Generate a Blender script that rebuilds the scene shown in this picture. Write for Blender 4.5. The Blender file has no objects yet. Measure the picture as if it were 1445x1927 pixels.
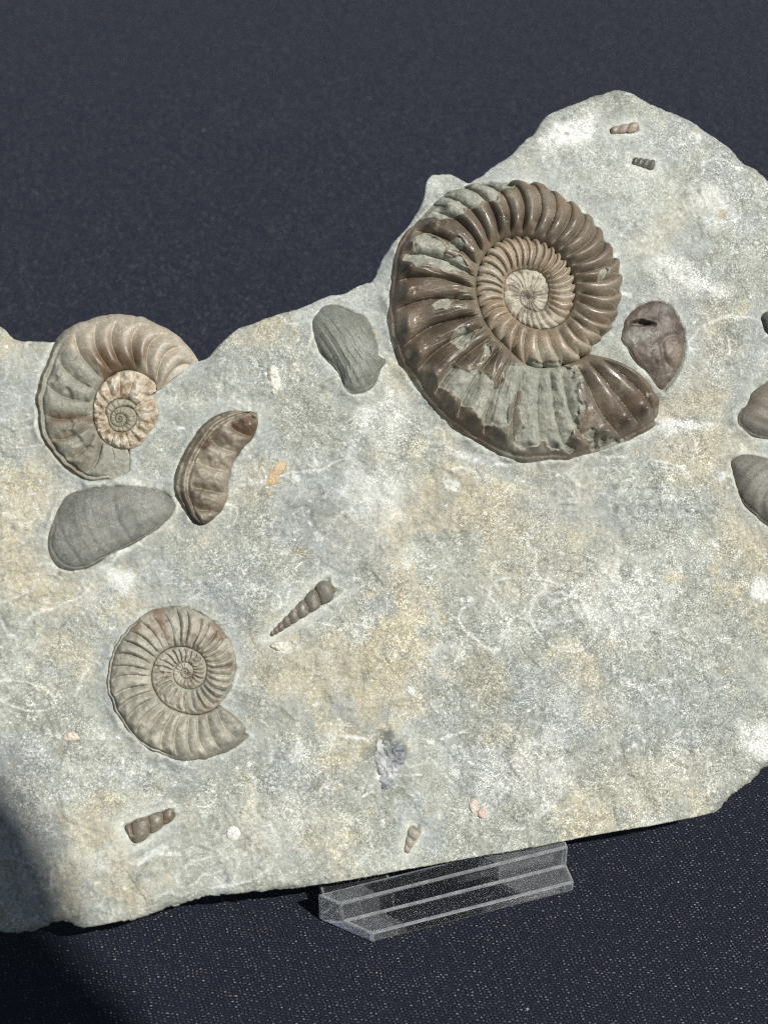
import bpy, bmesh, math
import numpy as np
from mathutils import Vector, Matrix

sc = bpy.context.scene
RAD = math.radians

# ---------------------------------------------------------------- camera
CAM = np.array([0.0, 0.0, 0.27845])
PITCH, VFOV, DIST = RAD(42), RAD(38), 0.32
FWD = np.array([0, math.cos(PITCH), -math.sin(PITCH)])
UPV = np.array([0, math.sin(PITCH), math.cos(PITCH)])
RGT = np.array([1.0, 0, 0])
cd = bpy.data.cameras.new('camera')
cam = bpy.data.objects.new('camera', cd)
sc.collection.objects.link(cam)
cam.location = CAM
cam.rotation_euler = (RAD(90) - PITCH, 0, 0)
cd.sensor_fit = 'VERTICAL'
cd.sensor_height = 24
cd.sensor_width = 18
cd.lens = 12 / math.tan(VFOV / 2)
cd.clip_start = 0.005
cd.clip_end = 50
cd.dof.use_dof = True
cd.dof.focus_distance = 0.322
cd.dof.aperture_fstop = 15.0
sc.camera = cam
sc.cycles.use_denoising = False
sc.cycles.filter_width = 1.15
sc.render.filter_size = 1.15

# ---------------------------------------------------------------- light
SUN = np.array([.45, -.38, .81]); SUN /= np.linalg.norm(SUN)
w = bpy.data.worlds.new('World'); sc.world = w; w.use_nodes = True
wn = w.node_tree.nodes; wl = w.node_tree.links
sky = wn.new('ShaderNodeTexSky'); sky.sky_type = 'NISHITA'; sky.sun_disc = False
sky.sun_elevation = math.asin(SUN[2]); sky.sun_rotation = math.atan2(SUN[0], SUN[1])
wl.new(sky.outputs[0], wn['Background'].inputs[0]); wn['Background'].inputs[1].default_value = 0.05
sl = bpy.data.lights.new('sun', 'SUN'); sl.energy = 5.0; sl.angle = RAD(0.9); sl.color = (1, .985, .955)
so = bpy.data.objects.new('sun', sl); sc.collection.objects.link(so)
so.rotation_euler = Vector(SUN).to_track_quat('Z', 'Y').to_euler()
vs = sc.view_settings
vs.view_transform = 'Standard'; vs.look = 'None'; vs.gamma = 1; vs.exposure = 0.05; vs.use_curve_mapping = False

# ---------------------------------------------------------------- helpers
HH = 2 * math.tan(VFOV / 2)
YAW, LEAN = RAD(12), RAD(47)                    # slab is turned 12 deg and leans back
NV = np.array([math.sin(YAW) * math.cos(LEAN), -math.cos(YAW) * math.cos(LEAN), math.sin(LEAN)])
UV_ = np.array([math.cos(YAW), math.sin(YAW), 0.0])
VV = np.cross(NV, UV_)
K = DIST * HH / 1927                            # metres for one unit of the measuring grid


def rays(x, y):
    x = np.asarray(x, float)[..., None]; y = np.asarray(y, float)[..., None]
    return FWD + RGT * (x - 722.5) / 1927 * HH + UPV * (963.5 - y) / 1927 * HH


def on_table(x, y):
    d = rays(x, y); return CAM + d * (-CAM[2] / d[..., 2:3])


def slab_world(x, y):
    d = rays(x, y); return CAM + d * (DIST * (FWD @ NV) / (d @ NV))[..., None]


ORG = slab_world(745, 1672)


def to_slab(x, y):
    X = slab_world(x, y) - ORG
    return X @ UV_, X @ VV


def to_grid(u, v):
    X = ORG + u[..., None] * UV_ + v[..., None] * VV - CAM
    z = X @ FWD
    return 722.5 + (X @ RGT) / z / HH * 1927, 963.5 - (X @ UPV) / z / HH * 1927


def sstep(a, b, x):
    t = np.clip((x - a) / (b - a), 0, 1); return t * t * (3 - 2 * t)


def noise(x, y, scale, seed=0):
    x = np.asarray(x, float) / scale + seed * 17.31 + 100; y = np.asarray(y, float) / scale + seed * 9.7 + 100
    ix = np.floor(x).astype(np.int64); iy = np.floor(y).astype(np.int64)
    fx = x - ix; fy = y - iy
    fx = fx * fx * fx * (fx * (fx * 6 - 15) + 10); fy = fy * fy * fy * (fy * (fy * 6 - 15) + 10)

    def h(a, b):
        q = (a * 374761393 + b * 668265263 + seed * 974634721) & 0xFFFFFFFF
        q = ((q ^ (q >> 13)) * 1274126177) & 0xFFFFFFFF
        q = q ^ (q >> 16)
        return (q & 0xFFFF) / 32767.5 - 1
    a = h(ix, iy); b = h(ix + 1, iy); c = h(ix, iy + 1); d = h(ix + 1, iy + 1)
    return (a + (b - a) * fx) * (1 - fy) + (c + (d - c) * fx) * fy


def fbm(x, y, scale, oct=4, seed=0, gain=.5):
    s = 0; a = 1; n = 0
    c, sn = math.cos(.6), math.sin(.6)
    for i in range(oct):
        s = s + a * noise(x, y, scale, seed + i * 7); n += a; a *= gain; scale *= .5
        x, y = c * x - sn * y, sn * x + c * y
    return s / n * 1.5


def smooth_poly(pts, sub=6, closed=True):
    P = np.array(pts, float); n = len(P); out = []
    for i in range(n if closed else n - 1):
        if closed:
            p0, p1, p2, p3 = P[(i - 1) % n], P[i], P[(i + 1) % n], P[(i + 2) % n]
        else:
            p0, p1, p2, p3 = P[max(i - 1, 0)], P[i], P[i + 1], P[min(i + 2, n - 1)]
        for k in range(sub):
            t = k / sub
            out.append(.5 * ((2 * p1) + (-p0 + p2) * t + (2 * p0 - 5 * p1 + 4 * p2 - p3) * t * t + (-p0 + 3 * p1 - 3 * p2 + p3) * t ** 3))
    if not closed: out.append(P[-1])
    return np.array(out)


def sdf(x, y, poly, margin=120):
    """signed distance, positive inside"""
    sh = x.shape; x = x.ravel(); y = y.ravel()
    res = np.full(x.shape, -margin, float)
    lo = poly.min(0) - margin; hi = poly.max(0) + margin
    sel = np.nonzero((x > lo[0]) & (x < hi[0]) & (y > lo[1]) & (y < hi[1]))[0]
    A = poly; B = np.roll(poly, -1, 0)
    px = x[sel]; py = y[sel]
    best = np.full(px.shape, 1e18); ins = np.zeros(px.shape, bool)
    for (ax, ay), (bx, by) in zip(A, B):
        ex, ey = bx - ax, by - ay
        wx, wy = px - ax, py - ay
        t = np.clip((wx * ex + wy * ey) / (ex * ex + ey * ey + 1e-12), 0, 1)
        dx = wx - ex * t; dy = wy - ey * t
        np.minimum(best, dx * dx + dy * dy, out=best)
        if ay != by:
            c = ((ay > py) != (by > py)) & (px < ex * (py - ay) / ey + ax)
            ins ^= c
    d = np.sqrt(best); d = np.where(ins, d, -d)
    res[sel] = np.maximum(d, -margin)
    return res.reshape(sh)


def lin(*c):
    c = np.array(c, float) / 255
    return np.where(c <= .04045, c / 12.92, ((c + .055) / 1.055) ** 2.4) / 1.27     # albedo that shows as c in the sun


def mixc(col, c, m):
    m = np.clip(m, 0, 1)[..., None]
    return col * (1 - m) + np.asarray(c) * m


def add_obj(name, me, mat, parent):
    me.materials.append(mat)
    o = bpy.data.objects.new(name, me); sc.collection.objects.link(o)
    if parent is not None: o.parent = parent
    return o


def np_mesh(name, verts, quads, mat, parent, col=None, rough=None, ngons=None, smooth=True):
    me = bpy.data.meshes.new(name)
    verts = np.asarray(verts, np.float32); quads = np.asarray(quads, np.int32)
    nq = len(quads); extra = ngons or []
    ne = sum(len(g) for g in extra)
    me.vertices.add(len(verts)); me.vertices.foreach_set('co', verts.ravel())
    me.loops.add(nq * 4 + ne); me.polygons.add(nq + len(extra))
    li = np.concatenate([quads.ravel()] + [np.array(g, np.int32) for g in extra]) if extra else quads.ravel()
    me.loops.foreach_set('vertex_index', li.astype(np.int32))
    st = np.arange(nq) * 4
    if extra:
        st = np.concatenate([st, nq * 4 + np.cumsum([0] + [len(g) for g in extra[:-1]])])
    me.polygons.foreach_set('loop_start', st.astype(np.int32))
    me.update(calc_edges=True)
    me.polygons.foreach_set('use_smooth', np.full(nq + len(extra), smooth))
    if col is not None:
        at = me.color_attributes.new('Col', 'FLOAT_COLOR', 'POINT')
        c4 = np.ones((len(verts), 4), np.float32); c4[:, :3] = np.clip(col.reshape(-1, 3), 0.004, 1)
        if rough is not None: c4[:, 3] = np.broadcast_to(rough, col.shape[:-1]).ravel()
        at.data.foreach_set('color', c4.ravel())
    me.validate()
    return add_obj(name, me, mat, parent)


def grid_quads(a, b, wrap=False):
    i = np.arange(a - 1)[:, None]; j = np.arange(b if wrap else b - 1)[None]
    j2 = (j + 1) % b
    return np.stack([i * b + j + 0 * j2, i * b + j2, (i + 1) * b + j2, (i + 1) * b + j + 0 * j2], -1).reshape(-1, 4)


def relief(name, px, py, h, col, rough, mat, parent, wrap=False, flip=False):
    """a surface of the slab: grid of points, heights above the slab's plane in grid units"""
    h = h + macro(px, py)
    u, v = to_slab(px, py)
    V = np.stack([u, v, h * K], -1).reshape(-1, 3)
    q = grid_quads(px.shape[0], px.shape[1], wrap)
    # orient outwards (+z of the slab)
    a, b, c = V[q[:, 0]], V[q[:, 1]], V[q[:, 2]]
    nz = np.cross(b - a, c - a)[:, 2].sum()
    if nz < 0: q = q[:, ::-1]
    return np_mesh(name, V, q, mat, parent, col, rough)


# ---------------------------------------------------------------- materials
def mat_new(name):
    m = bpy.data.materials.new(name); m.use_nodes = True
    return m, m.node_tree.nodes, m.node_tree.links, m.node_tree.nodes['Principled BSDF']


def nd(ns, t, **kw):
    n = ns.new(t)
    for k, v in kw.items():
        if k in n.inputs: n.inputs[k].default_value = v
        else: setattr(n, k, v)
    return n


def mth(ns, ln, op, a, b=None, c=None):
    n = ns.new('ShaderNodeMath'); n.operation = op
    for i, x in enumerate((a, b, c)):
        if x is None: continue
        if isinstance(x, (int, float)): n.inputs[i].default_value = x
        else: ln.new(x, n.inputs[i])
    return n.outputs[0]


def grained(name, grain, bump, gscale=2600, spec=.35, bscale=1500, dist=.00012, hue=.12, attr=False):
    """colour from the mesh, broken up by mineral grain; roughness from the mesh's alpha"""
    m, ns, ln, bs = mat_new(name)
    at = nd(ns, 'ShaderNodeAttribute', attribute_name='Col')
    tc = nd(ns, 'ShaderNodeTexCoord')
    vo = nd(ns, 'ShaderNodeTexVoronoi', Scale=gscale); ln.new(tc.outputs['Object'], vo.inputs['Vector'])
    n1 = nd(ns, 'ShaderNodeTexNoise', Scale=gscale * .35, Detail=4.0, Roughness=.7); ln.new(tc.outputs['Object'], n1.inputs['Vector'])
    n3 = nd(ns, 'ShaderNodeTexNoise', Scale=gscale * .06, Detail=3.0, Roughness=.6); ln.new(tc.outputs['Object'], n3.inputs['Vector'])
    sep = nd(ns, 'ShaderNodeSeparateColor'); ln.new(vo.outputs['Color'], sep.inputs[0])
    # grain value about 1
    amp = mth(ns, ln, 'MULTIPLY_ADD', mth(ns, ln, 'SUBTRACT', n3.outputs['Fac'], .5), 3.0, 1.0)
    amp = mth(ns, ln, 'MAXIMUM', amp, .25)
    if attr:
        ga = nd(ns, 'ShaderNodeAttribute', attribute_name='Grain')
        amp = mth(ns, ln, 'MULTIPLY', amp, ga.outputs['Fac'])
    g = mth(ns, ln, 'POWER', sep.outputs[0], 2.2)
    g = mth(ns, ln, 'MULTIPLY', mth(ns, ln, 'SUBTRACT', g, .31), amp)
    g = mth(ns, ln, 'MULTIPLY_ADD', g, grain, 1.0)
    g2 = mth(ns, ln, 'MULTIPLY_ADD', mth(ns, ln, 'SUBTRACT', n1.outputs['Fac'], .5), grain * 1.6, 0.0)
    g = mth(ns, ln, 'MAXIMUM', mth(ns, ln, 'ADD', g, g2), .3)
    mx = nd(ns, 'ShaderNodeMix', data_type='RGBA', blend_type='MULTIPLY'); mx.inputs['Factor'].default_value = 1
    ln.new(at.outputs['Color'], mx.inputs['A'])
    cb = nd(ns, 'ShaderNodeCombineColor')
    hs = mth(ns, ln, 'MULTIPLY', mth(ns, ln, 'SUBTRACT', sep.outputs[1], .5), hue)
    ln.new(mth(ns, ln, 'ADD', g, hs), cb.inputs[0]); ln.new(g, cb.inputs[1]); ln.new(mth(ns, ln, 'SUBTRACT', g, hs), cb.inputs[2])
    ln.new(cb.outputs[0], mx.inputs['B'])
    ln.new(mx.outputs['Result'], bs.inputs['Base Color'])
    ln.new(at.outputs['Alpha'], bs.inputs['Roughness'])
    bs.inputs['Specular IOR Level'].default_value = spec
    n2 = nd(ns, 'ShaderNodeTexNoise', Scale=bscale, Detail=4.0, Roughness=.65); ln.new(tc.outputs['Object'], n2.inputs['Vector'])
    bp = nd(ns, 'ShaderNodeBump', Strength=bump, Distance=dist)
    ln.new(mth(ns, ln, 'ADD', n2.outputs['Fac'], mth(ns, ln, 'MULTIPLY', sep.outputs[0], .3)), bp.inputs['Height'])
    ln.new(bp.outputs[0], bs.inputs['Normal'])
    return m


M_ROCK = grained('limestone', .70, .8, 4000, .3, 2100, .0002, .10, True)
M_SHELL = grained('fossil_shell', .38, .4, 4200, .55, 2600, .0001, .07)
M_BIVALVE = grained('bivalve_shell', .5, .55, 4200, .45, 3000, .00008, .05)

def acrylic(name, haze, zones=None):
    m, ns, ln, bs = mat_new(name)
    out = ns['Material Output']; ns.remove(bs)
    tr = nd(ns, 'ShaderNodeBsdfGlass'); tr.inputs['Color'].default_value = (.97, .98, .98, 1); tr.inputs['IOR'].default_value = 1.49; tr.inputs['Roughness'].default_value = .03
    tc = nd(ns, 'ShaderNodeTexCoord'); nz = nd(ns, 'ShaderNodeTexNoise', Scale=420.0, Detail=6.0, Roughness=.65); ln.new(tc.outputs['Object'], nz.inputs['Vector'])
    df = nd(ns, 'ShaderNodeBsdfDiffuse'); df.inputs[0].default_value = (.7, .72, .72, 1)
    m1 = nd(ns, 'ShaderNodeMixShader'); hz = mth(ns, ln, 'MULTIPLY', nz.outputs['Fac'], haze)
    if zones:                                     # grey inner reflections of the lip ends painted as haze; middle left clear
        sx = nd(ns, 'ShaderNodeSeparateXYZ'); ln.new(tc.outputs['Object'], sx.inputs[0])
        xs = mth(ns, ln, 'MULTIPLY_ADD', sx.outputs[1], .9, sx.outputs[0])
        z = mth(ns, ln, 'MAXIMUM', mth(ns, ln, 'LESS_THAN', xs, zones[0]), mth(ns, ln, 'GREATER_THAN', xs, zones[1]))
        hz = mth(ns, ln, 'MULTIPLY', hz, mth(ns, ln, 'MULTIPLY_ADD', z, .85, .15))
    ln.new(hz, m1.inputs[0])
    ln.new(tr.outputs[0], m1.inputs[1]); ln.new(df.outputs[0], m1.inputs[2])
    ln.new(m1.outputs[0], out.inputs['Surface'])
    return m


M_ACRYL = acrylic('clear_acrylic', .05)
M_HAZY = acrylic('reflection_haze_acrylic', .15, (.0075, .034))
M_EDGE = acrylic('painted_edge_glint', .45)  # bright edge lines painted as pale diffuse haze on the bevels


def make_cloth():
    m, ns, ln, bs = mat_new('black_woven_cloth')
    tc = nd(ns, 'ShaderNodeTexCoord')
    mp = nd(ns, 'ShaderNodeMapping'); mp.inputs['Rotation'].default_value = (0, 0, RAD(9)); mp.inputs['Scale'].default_value = (1, 1, 1)
    ln.new(tc.outputs['Object'], mp.inputs[0])
    wob = nd(ns, 'ShaderNodeTexNoise', Scale=260.0, Detail=3.0); ln.new(tc.outputs['Object'], wob.inputs['Vector'])
    sx = nd(ns, 'ShaderNodeSeparateXYZ'); ln.new(mp.outputs[0], sx.inputs[0])
    wv = mth(ns, ln, 'MULTIPLY', mth(ns, ln, 'SUBTRACT', wob.outputs['Fac'], .5), 1.6)
    X = mth(ns, ln, 'MULTIPLY_ADD', sx.outputs[0], 1 / .00098, wv)
    Y = mth(ns, ln, 'MULTIPLY_ADD', sx.outputs[1], 1 / .00060, wv)
    row = mth(ns, ln, 'FLOOR', Y)
    Xo = mth(ns, ln, 'MULTIPLY_ADD', row, .382, X)
    colm = mth(ns, ln, 'FLOOR', Xo)
    fx = mth(ns, ln, 'FRACT', Xo); fy = mth(ns, ln, 'FRACT', Y)
    hx = mth(ns, ln, 'SINE', mth(ns, ln, 'MULTIPLY', fx, math.pi)); hy = mth(ns, ln, 'SINE', mth(ns, ln, 'MULTIPLY', fy, math.pi))
    h = mth(ns, ln, 'MULTIPLY', hx, hy)
    cb = nd(ns, 'ShaderNodeCombineXYZ'); ln.new(colm, cb.inputs[0]); ln.new(row, cb.inputs[1])
    wn_ = nd(ns, 'ShaderNodeTexWhiteNoise', noise_dimensions='2D'); ln.new(cb.outputs[0], wn_.inputs['Vector'])
    fz = nd(ns, 'ShaderNodeTexNoise', Scale=3800.0, Detail=3.0, Roughness=.7); ln.new(tc.outputs['Object'], fz.inputs['Vector'])
    hh = mth(ns, ln, 'MULTIPLY', h, mth(ns, ln, 'MULTIPLY_ADD', wn_.outputs['Value'], .9, .5))
    hh = mth(ns, ln, 'ADD', hh, mth(ns, ln, 'MULTIPLY', fz.outputs['Fac'], .9))
    bp = nd(ns, 'ShaderNodeBump', Strength=.9, Distance=.0004); ln.new(hh, bp.inputs['Height'])
    ln.new(bp.outputs[0], bs.inputs['Normal'])
    # mostly black yarn, sparkle on the thread tops painted in as pale dots; rare lint
    lint = nd(ns, 'ShaderNodeTexVoronoi', Scale=170.0); ln.new(tc.outputs['Object'], lint.inputs['Vector'])
    lsp = nd(ns, 'ShaderNodeSeparateColor'); ln.new(lint.outputs['Color'], lsp.inputs[0])
    isl = mth(ns, ln, 'MULTIPLY', mth(ns, ln, 'LESS_THAN', lint.outputs['Distance'], .055), mth(ns, ln, 'GREATER_THAN', lsp.outputs[0], .95))
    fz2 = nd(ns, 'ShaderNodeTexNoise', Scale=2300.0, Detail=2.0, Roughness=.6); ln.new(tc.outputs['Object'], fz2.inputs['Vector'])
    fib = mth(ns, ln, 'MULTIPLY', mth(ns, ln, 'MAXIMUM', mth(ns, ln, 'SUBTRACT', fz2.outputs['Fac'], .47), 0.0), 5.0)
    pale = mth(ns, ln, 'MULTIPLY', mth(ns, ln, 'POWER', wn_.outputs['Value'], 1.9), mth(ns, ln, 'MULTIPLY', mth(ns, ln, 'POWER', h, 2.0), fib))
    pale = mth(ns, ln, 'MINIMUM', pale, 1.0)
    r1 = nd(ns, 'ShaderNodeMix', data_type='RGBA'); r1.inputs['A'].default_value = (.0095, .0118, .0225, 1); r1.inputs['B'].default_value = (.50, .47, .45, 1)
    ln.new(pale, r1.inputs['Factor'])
    r2 = nd(ns, 'ShaderNodeMix', data_type='RGBA'); r2.inputs['B'].default_value = (.35, .35, .37, 1)
    ln.new(isl, r2.inputs['Factor']); ln.new(r1.outputs['Result'], r2.inputs['A'])
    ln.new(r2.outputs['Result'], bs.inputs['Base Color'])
    bs.inputs['Roughness'].default_value = .42
    bs.inputs['Specular IOR Level'].default_value = .22
    bs.inputs['Sheen Weight'].default_value = .015; bs.inputs['Sheen Tint'].default_value = (.7, .75, 1, 1)
    bs.inputs['Sheen Roughness'].default_value = .5
    return m


M_CLOTH = make_cloth()
m, ns, ln, bs = mat_new('dark_shadow_caster')
tc = nd(ns, 'ShaderNodeTexCoord'); nz = nd(ns, 'ShaderNodeTexNoise', Scale=25.0, Detail=6.0); ln.new(tc.outputs['Object'], nz.inputs['Vector'])
cr = nd(ns, 'ShaderNodeValToRGB'); cr.color_ramp.elements[0].color = (.015, .014, .013, 1); cr.color_ramp.elements[1].color = (.09, .08, .07, 1)
ln.new(nz.outputs['Fac'], cr.inputs[0]); ln.new(cr.outputs[0], bs.inputs['Base Color']); bs.inputs['Roughness'].default_value = .6
M_DARK = m  # surface of the added block that shades the corner

# ---------------------------------------------------------------- table with cloth
N = 121
g = np.linspace(-1.6, 2.0, N)
gx, gy = np.meshgrid(np.linspace(-1.8, 1.8, N), g, indexing='ij')
gz = np.minimum(0, .004 * fbm(gx * 1000, gy * 1000, 300, 2, 41)) * sstep(.28, .5, gy)
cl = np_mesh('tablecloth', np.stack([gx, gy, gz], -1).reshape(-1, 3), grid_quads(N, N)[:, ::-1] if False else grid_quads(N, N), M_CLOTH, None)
cl['kind'] = 'structure'; cl['label'] = 'black woven cloth spread flat on the table under the fossil slab'; cl['category'] = 'tablecloth'

# ---------------------------------------------------------------- slab outline
OUT = [(-40, 605), (0, 611), (25, 632), (75, 639), (102, 640), (130, 628), (170, 612), (230, 606), (290, 620), (330, 640), (360, 668), (376, 679), (400, 664), (420, 640), (450, 616), (500, 597),
       (560, 578), (620, 558), (660, 545), (700, 529), (716, 500), (740, 455), (776, 412), (795, 380), (802, 345), (816, 322), (850, 325), (880, 343), (895, 336), (920, 318),
       (960, 290), (1000, 255), (1012, 243), (1030, 215), (1060, 196), (1100, 180), (1140, 166), (1170, 156), (1200, 166), (1240, 188), (1290, 208),
       (1320, 222), (1360, 255), (1390, 275), (1410, 300), (1445, 322), (1500, 370), (1560, 480), (1600, 800), (1560, 1200), (1500, 1385), (1445, 1437),
       (1400, 1478), (1370, 1500), (1345, 1525), (1320, 1540), (1270, 1560), (1200, 1580), (1150, 1592), (1090, 1606), (1050, 1615), (1000, 1622),
       (920, 1632), (870, 1640), (820, 1655), (760, 1667), (700, 1673), (640, 1673), (600, 1665), (560, 1663), (520, 1667), (480, 1672), (400, 1680),
       (360, 1690), (320, 1698), (290, 1712), (240, 1727), (210, 1735), (185, 1746), (150, 1738), (130, 1726), (100, 1731), (60, 1746), (30, 1748),
       (0, 1746), (-60, 1730), (-150, 1600), (-200, 1200), (-180, 800), (-100, 640)]
OUT = [(x, y + (9 if y > 1400 else 0)) for x, y in OUT]
OUTP = smooth_poly(OUT, 3)


def zp(pts, x0, y0, s):
    return [(x0 + a / s, y0 + b / s) for a, b in pts]


# ---- fossils measured on the slab: (angle deg, radius) from the aperture inwards
Z1 = 2.294
BIG = [(30, 800), (43.7, 789), (60, 745), (81, 713), (94, 712), (108, 678), (124, 645), (142, 623), (156, 624), (170, 609), (187, 595), (202, 603), (215, 577), (231, 572), (247, 533),
       (264, 499), (276, 489), (291, 454), (310, 433), (323, 411), (342, 410), (359, 400), (374, 387), (395, 357), (407, 352), (430, 322), (452, 294), (472, 246), (489, 231), (509, 222),
       (533, 223), (558, 237), (578, 253), (600, 264), (621, 253), (642, 235), (670, 216), (698, 204), (719, 195), (740, 191), (764, 180), (798, 143), (835, 116), (881, 106), (918, 110),
       (943, 124), (985, 115), (1022, 112), (1070, 88), (1132, 80), (1170, 55), (1260, 36), (1350, 34), (1440, 20), (1620, 8), (1990, .3), (2400, .2)]
BIGC = (690 + 690 / Z1, 310 + 575 / Z1)
Z2 = 480 / 1445
LEFT = [(30, 545), (37, 553), (51, 576), (63, 581), (73, 590), (83, 604), (96, 608), (107, 607), (120, 600), (129, 585), (141, 545), (153, 520), (165, 497), (179, 475), (191, 469), (202, 444), (217, 428), (231, 412),
        (242, 400), (260, 355), (277, 318), (293, 290), (340, 270), (394, 268), (406, 288), (425, 286), (444, 278), (464, 247), (485, 208), (514, 165), (552, 143), (582, 149), (615, 160), (643, 177),
        (666, 172), (699, 142), (728, 136), (760, 122), (800, 118), (860, 100), (900, 66), (960, 72), (1000, 76), (1080, 98), (1120, 92), (1200, 60), (1400, 40), (1600, 26), (1900, 10), (2290, .3), (2700, .2)]
LEFTC = (40 + 560 * Z2, 560 + 690 * Z2)
Z3 = 2.89
LOW = [(35, 505), (44.4, 500), (54, 499), (67, 489), (78, 486), (91, 485), (104, 475), (120, 460), (135, 448), (152, 439), (169, 431), (185, 419), (201, 405), (216, 395), (234, 389), (250, 377), (269, 360), (286, 338),
       (303, 316), (323, 296), (345, 287), (355, 283), (374, 268), (396, 263), (413, 255), (433, 241), (455, 219), (475, 209), (497, 197), (520, 189), (545, 179), (570, 171), (592, 159), (623, 141), (653, 131),
       (684, 127), (718, 117), (750, 112), (785, 99), (830, 80), (878, 68), (925, 58), (982, 56), (1050, 48), (1110, 40), (1250, 25), (1500, 10), (1990, .3), (2400, .2)]
LOWC = (180 + 488 / Z3, 1080 + 535 / Z3)
Z6 = 4.1
SML = [(85, 350), (98, 343), (120, 300), (139, 277), (160, 300), (180, 350), (201, 400), (215, 430), (230, 433), (248, 408), (267, 360), (278, 300), (294, 230), (314, 185), (360, 135), (410, 150), (436, 150), (460, 125), (491, 106), (560, 95), (609, 130),
       (638, 140), (678, 110), (720, 90), (800, 70), (900, 55), (1000, 40), (1200, 15), (1560, .4), (2000, .3)]
SMLC = (1140 + 500 / Z6, 540 + 480 / Z6)


def rad_fn(tab, s):
    T = np.array(tab, float)
    # smooth the table a little with cubic resampling
    P = smooth_poly(T, 8, closed=False)
    return lambda th: np.interp(th, P[:, 0], P[:, 1] / s)


rBIG, rLEFT, rLOW, rSML = rad_fn(BIG, Z1), rad_fn(LEFT, 1 / Z2), rad_fn(LOW, Z3), rad_fn(SML, Z6)


def spiral_outline(c, fn, hand, a0, a1, tail=None):
    th = np.arange(a0, a1, 2.0); r = fn(th)
    return np.stack([c[0] + r * np.cos(np.radians(th * hand)), c[1] + r * np.sin(np.radians(th * hand))], -1)


PO_BIG = spiral_outline(BIGC, rBIG, 1, 43.7, 403.7)
PO_LEFT = np.concatenate([spiral_outline(LEFTC, rLEFT, -1, 37, 285), spiral_outline(LEFTC, lambda t: rLEFT(t) + np.interp(t, [640, 680, 720, 757], [0, 8, 26, 38]), -1, 650, 757)])
PO_LOW = spiral_outline(LOWC, rLOW, 1, 44.4, 404.4)
PO_SML = smooth_poly(zp([(110, 370), (140, 250), (220, 150), (350, 100), (480, 120), (545, 190), (590, 280), (625, 350), (622, 480), (600, 600), (560, 690), (500, 780), (450, 822), (370, 770), (290, 660), (220, 600), (150, 490), (115, 425)], 1140, 540, 4.1))
SEG_OUT = smooth_poly(zp([(1335, 655), (1230, 642), (1150, 650), (1060, 690), (990, 760), (930, 850), (890, 930), (862, 1020), (862, 1100), (900, 1170), (950, 1245), (1010, 1280), (1040, 1288)], 40, 560, 1 / Z2), 12, False)
SEG_IN = smooth_poly(zp([(1340, 670), (1342, 730), (1318, 800), (1270, 850), (1235, 900), (1205, 950), (1185, 1020), (1178, 1080), (1170, 1150), (1140, 1210), (1110, 1240), (1080, 1265), (1050, 1288)], 40, 560, 1 / Z2), 12, False)
PO_SEG = np.concatenate([SEG_OUT, SEG_IN[::-1]])
B1 = smooth_poly(zp([(145, 1420), (150, 1330), (190, 1210), (250, 1120), (330, 1085), (450, 1065), (600, 1060), (720, 1070), (820, 1100), (870, 1150), (880, 1200), (840, 1260), (760, 1330), (640, 1400), (500, 1470), (400, 1530), (300, 1555), (220, 1540), (170, 1490)], 40, 560, 1 / Z2))
B2 = smooth_poly(zp([(270, 480), (275, 370), (330, 290), (420, 210), (530, 195), (640, 230), (760, 275), (880, 320), (940, 400), (990, 550), (1030, 680), (1045, 790), (1125, 850), (1065, 950), (1040, 1050), (980, 1150), (850, 1225), (720, 1240), (640, 1180), (600, 1060), (520, 940), (430, 850), (350, 750), (300, 600)], 540, 540, 6.02))
B3 = smooth_poly(zp([(958, 1340), (1030, 1290), (1130, 1290), (1250, 1320), (1400, 1400), (1500, 1550), (1520, 1750), (1450, 1900), (1330, 1920), (1250, 1865), (1160, 1790), (1060, 1690), (1000, 1560), (970, 1440)], 1140, 540, Z6))
B4 = smooth_poly(zp([(1000, 1020), (1020, 960), (1080, 900), (1110, 820), (1180, 760), (1260, 715), (1400, 690), (1550, 760), (1600, 900), (1560, 1060), (1440, 1160), (1330, 1190), (1180, 1175), (1090, 1150), (1010, 1070)], 1140, 540, Z6))
B5 = smooth_poly(zp([(1188, 230), (1215, 190), (1260, 178), (1330, 190), (1370, 260), (1360, 350), (1300, 410), (1250, 392), (1220, 345), (1200, 285)], 1140, 540, Z6))


def gast_poly(tip, base, w0, w1):
    tip = np.array(tip, float); base = np.array(base, float); d = base - tip; d /= np.linalg.norm(d); nrm = np.array([-d[1], d[0]])
    return smooth_poly([tip + nrm * w0, base + nrm * w1, base + d * 3, base - nrm * w1, tip - nrm * w0, tip - d * 3], 4)


GAST = [('gastropod', (509, 1196), (626, 1102), 5, 24, 8, 'slender grey brown screw shell pointing down left, in mid slab'),
        ('gastropod', (328, 1530), (242, 1573), 12, 25, 3.2, 'stubby brown screw shell near the bottom left of the slab'),
        ('gastropod', (1150, 244), (1201, 238), 7, 11, 3, 'small pinkish screw shell fragment near the slab top'),
        ('gastropod', (1190, 302), (1231, 312), 8, 11.5, 4, 'small dark grey screw shell fragment below the slab top'),
        ('gastropod', (766, 1606), (784, 1560), 6, 14, 3, 'small pale screw shell above the clear stand')]
G_POLY = [gast_poly(a, b, c, d) for _, a, b, c, d, _, _ in GAST]
FOSSIL_POLYS = [(PO_BIG, 16), (PO_LEFT, 12), (PO_LOW, 13), (PO_SML, 8), (PO_SEG, 12), (B1, 10), (B2, 12), (B3, 10), (B4, 10), (B5, 7)] + [(p, 5) for p in G_POLY]

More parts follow.
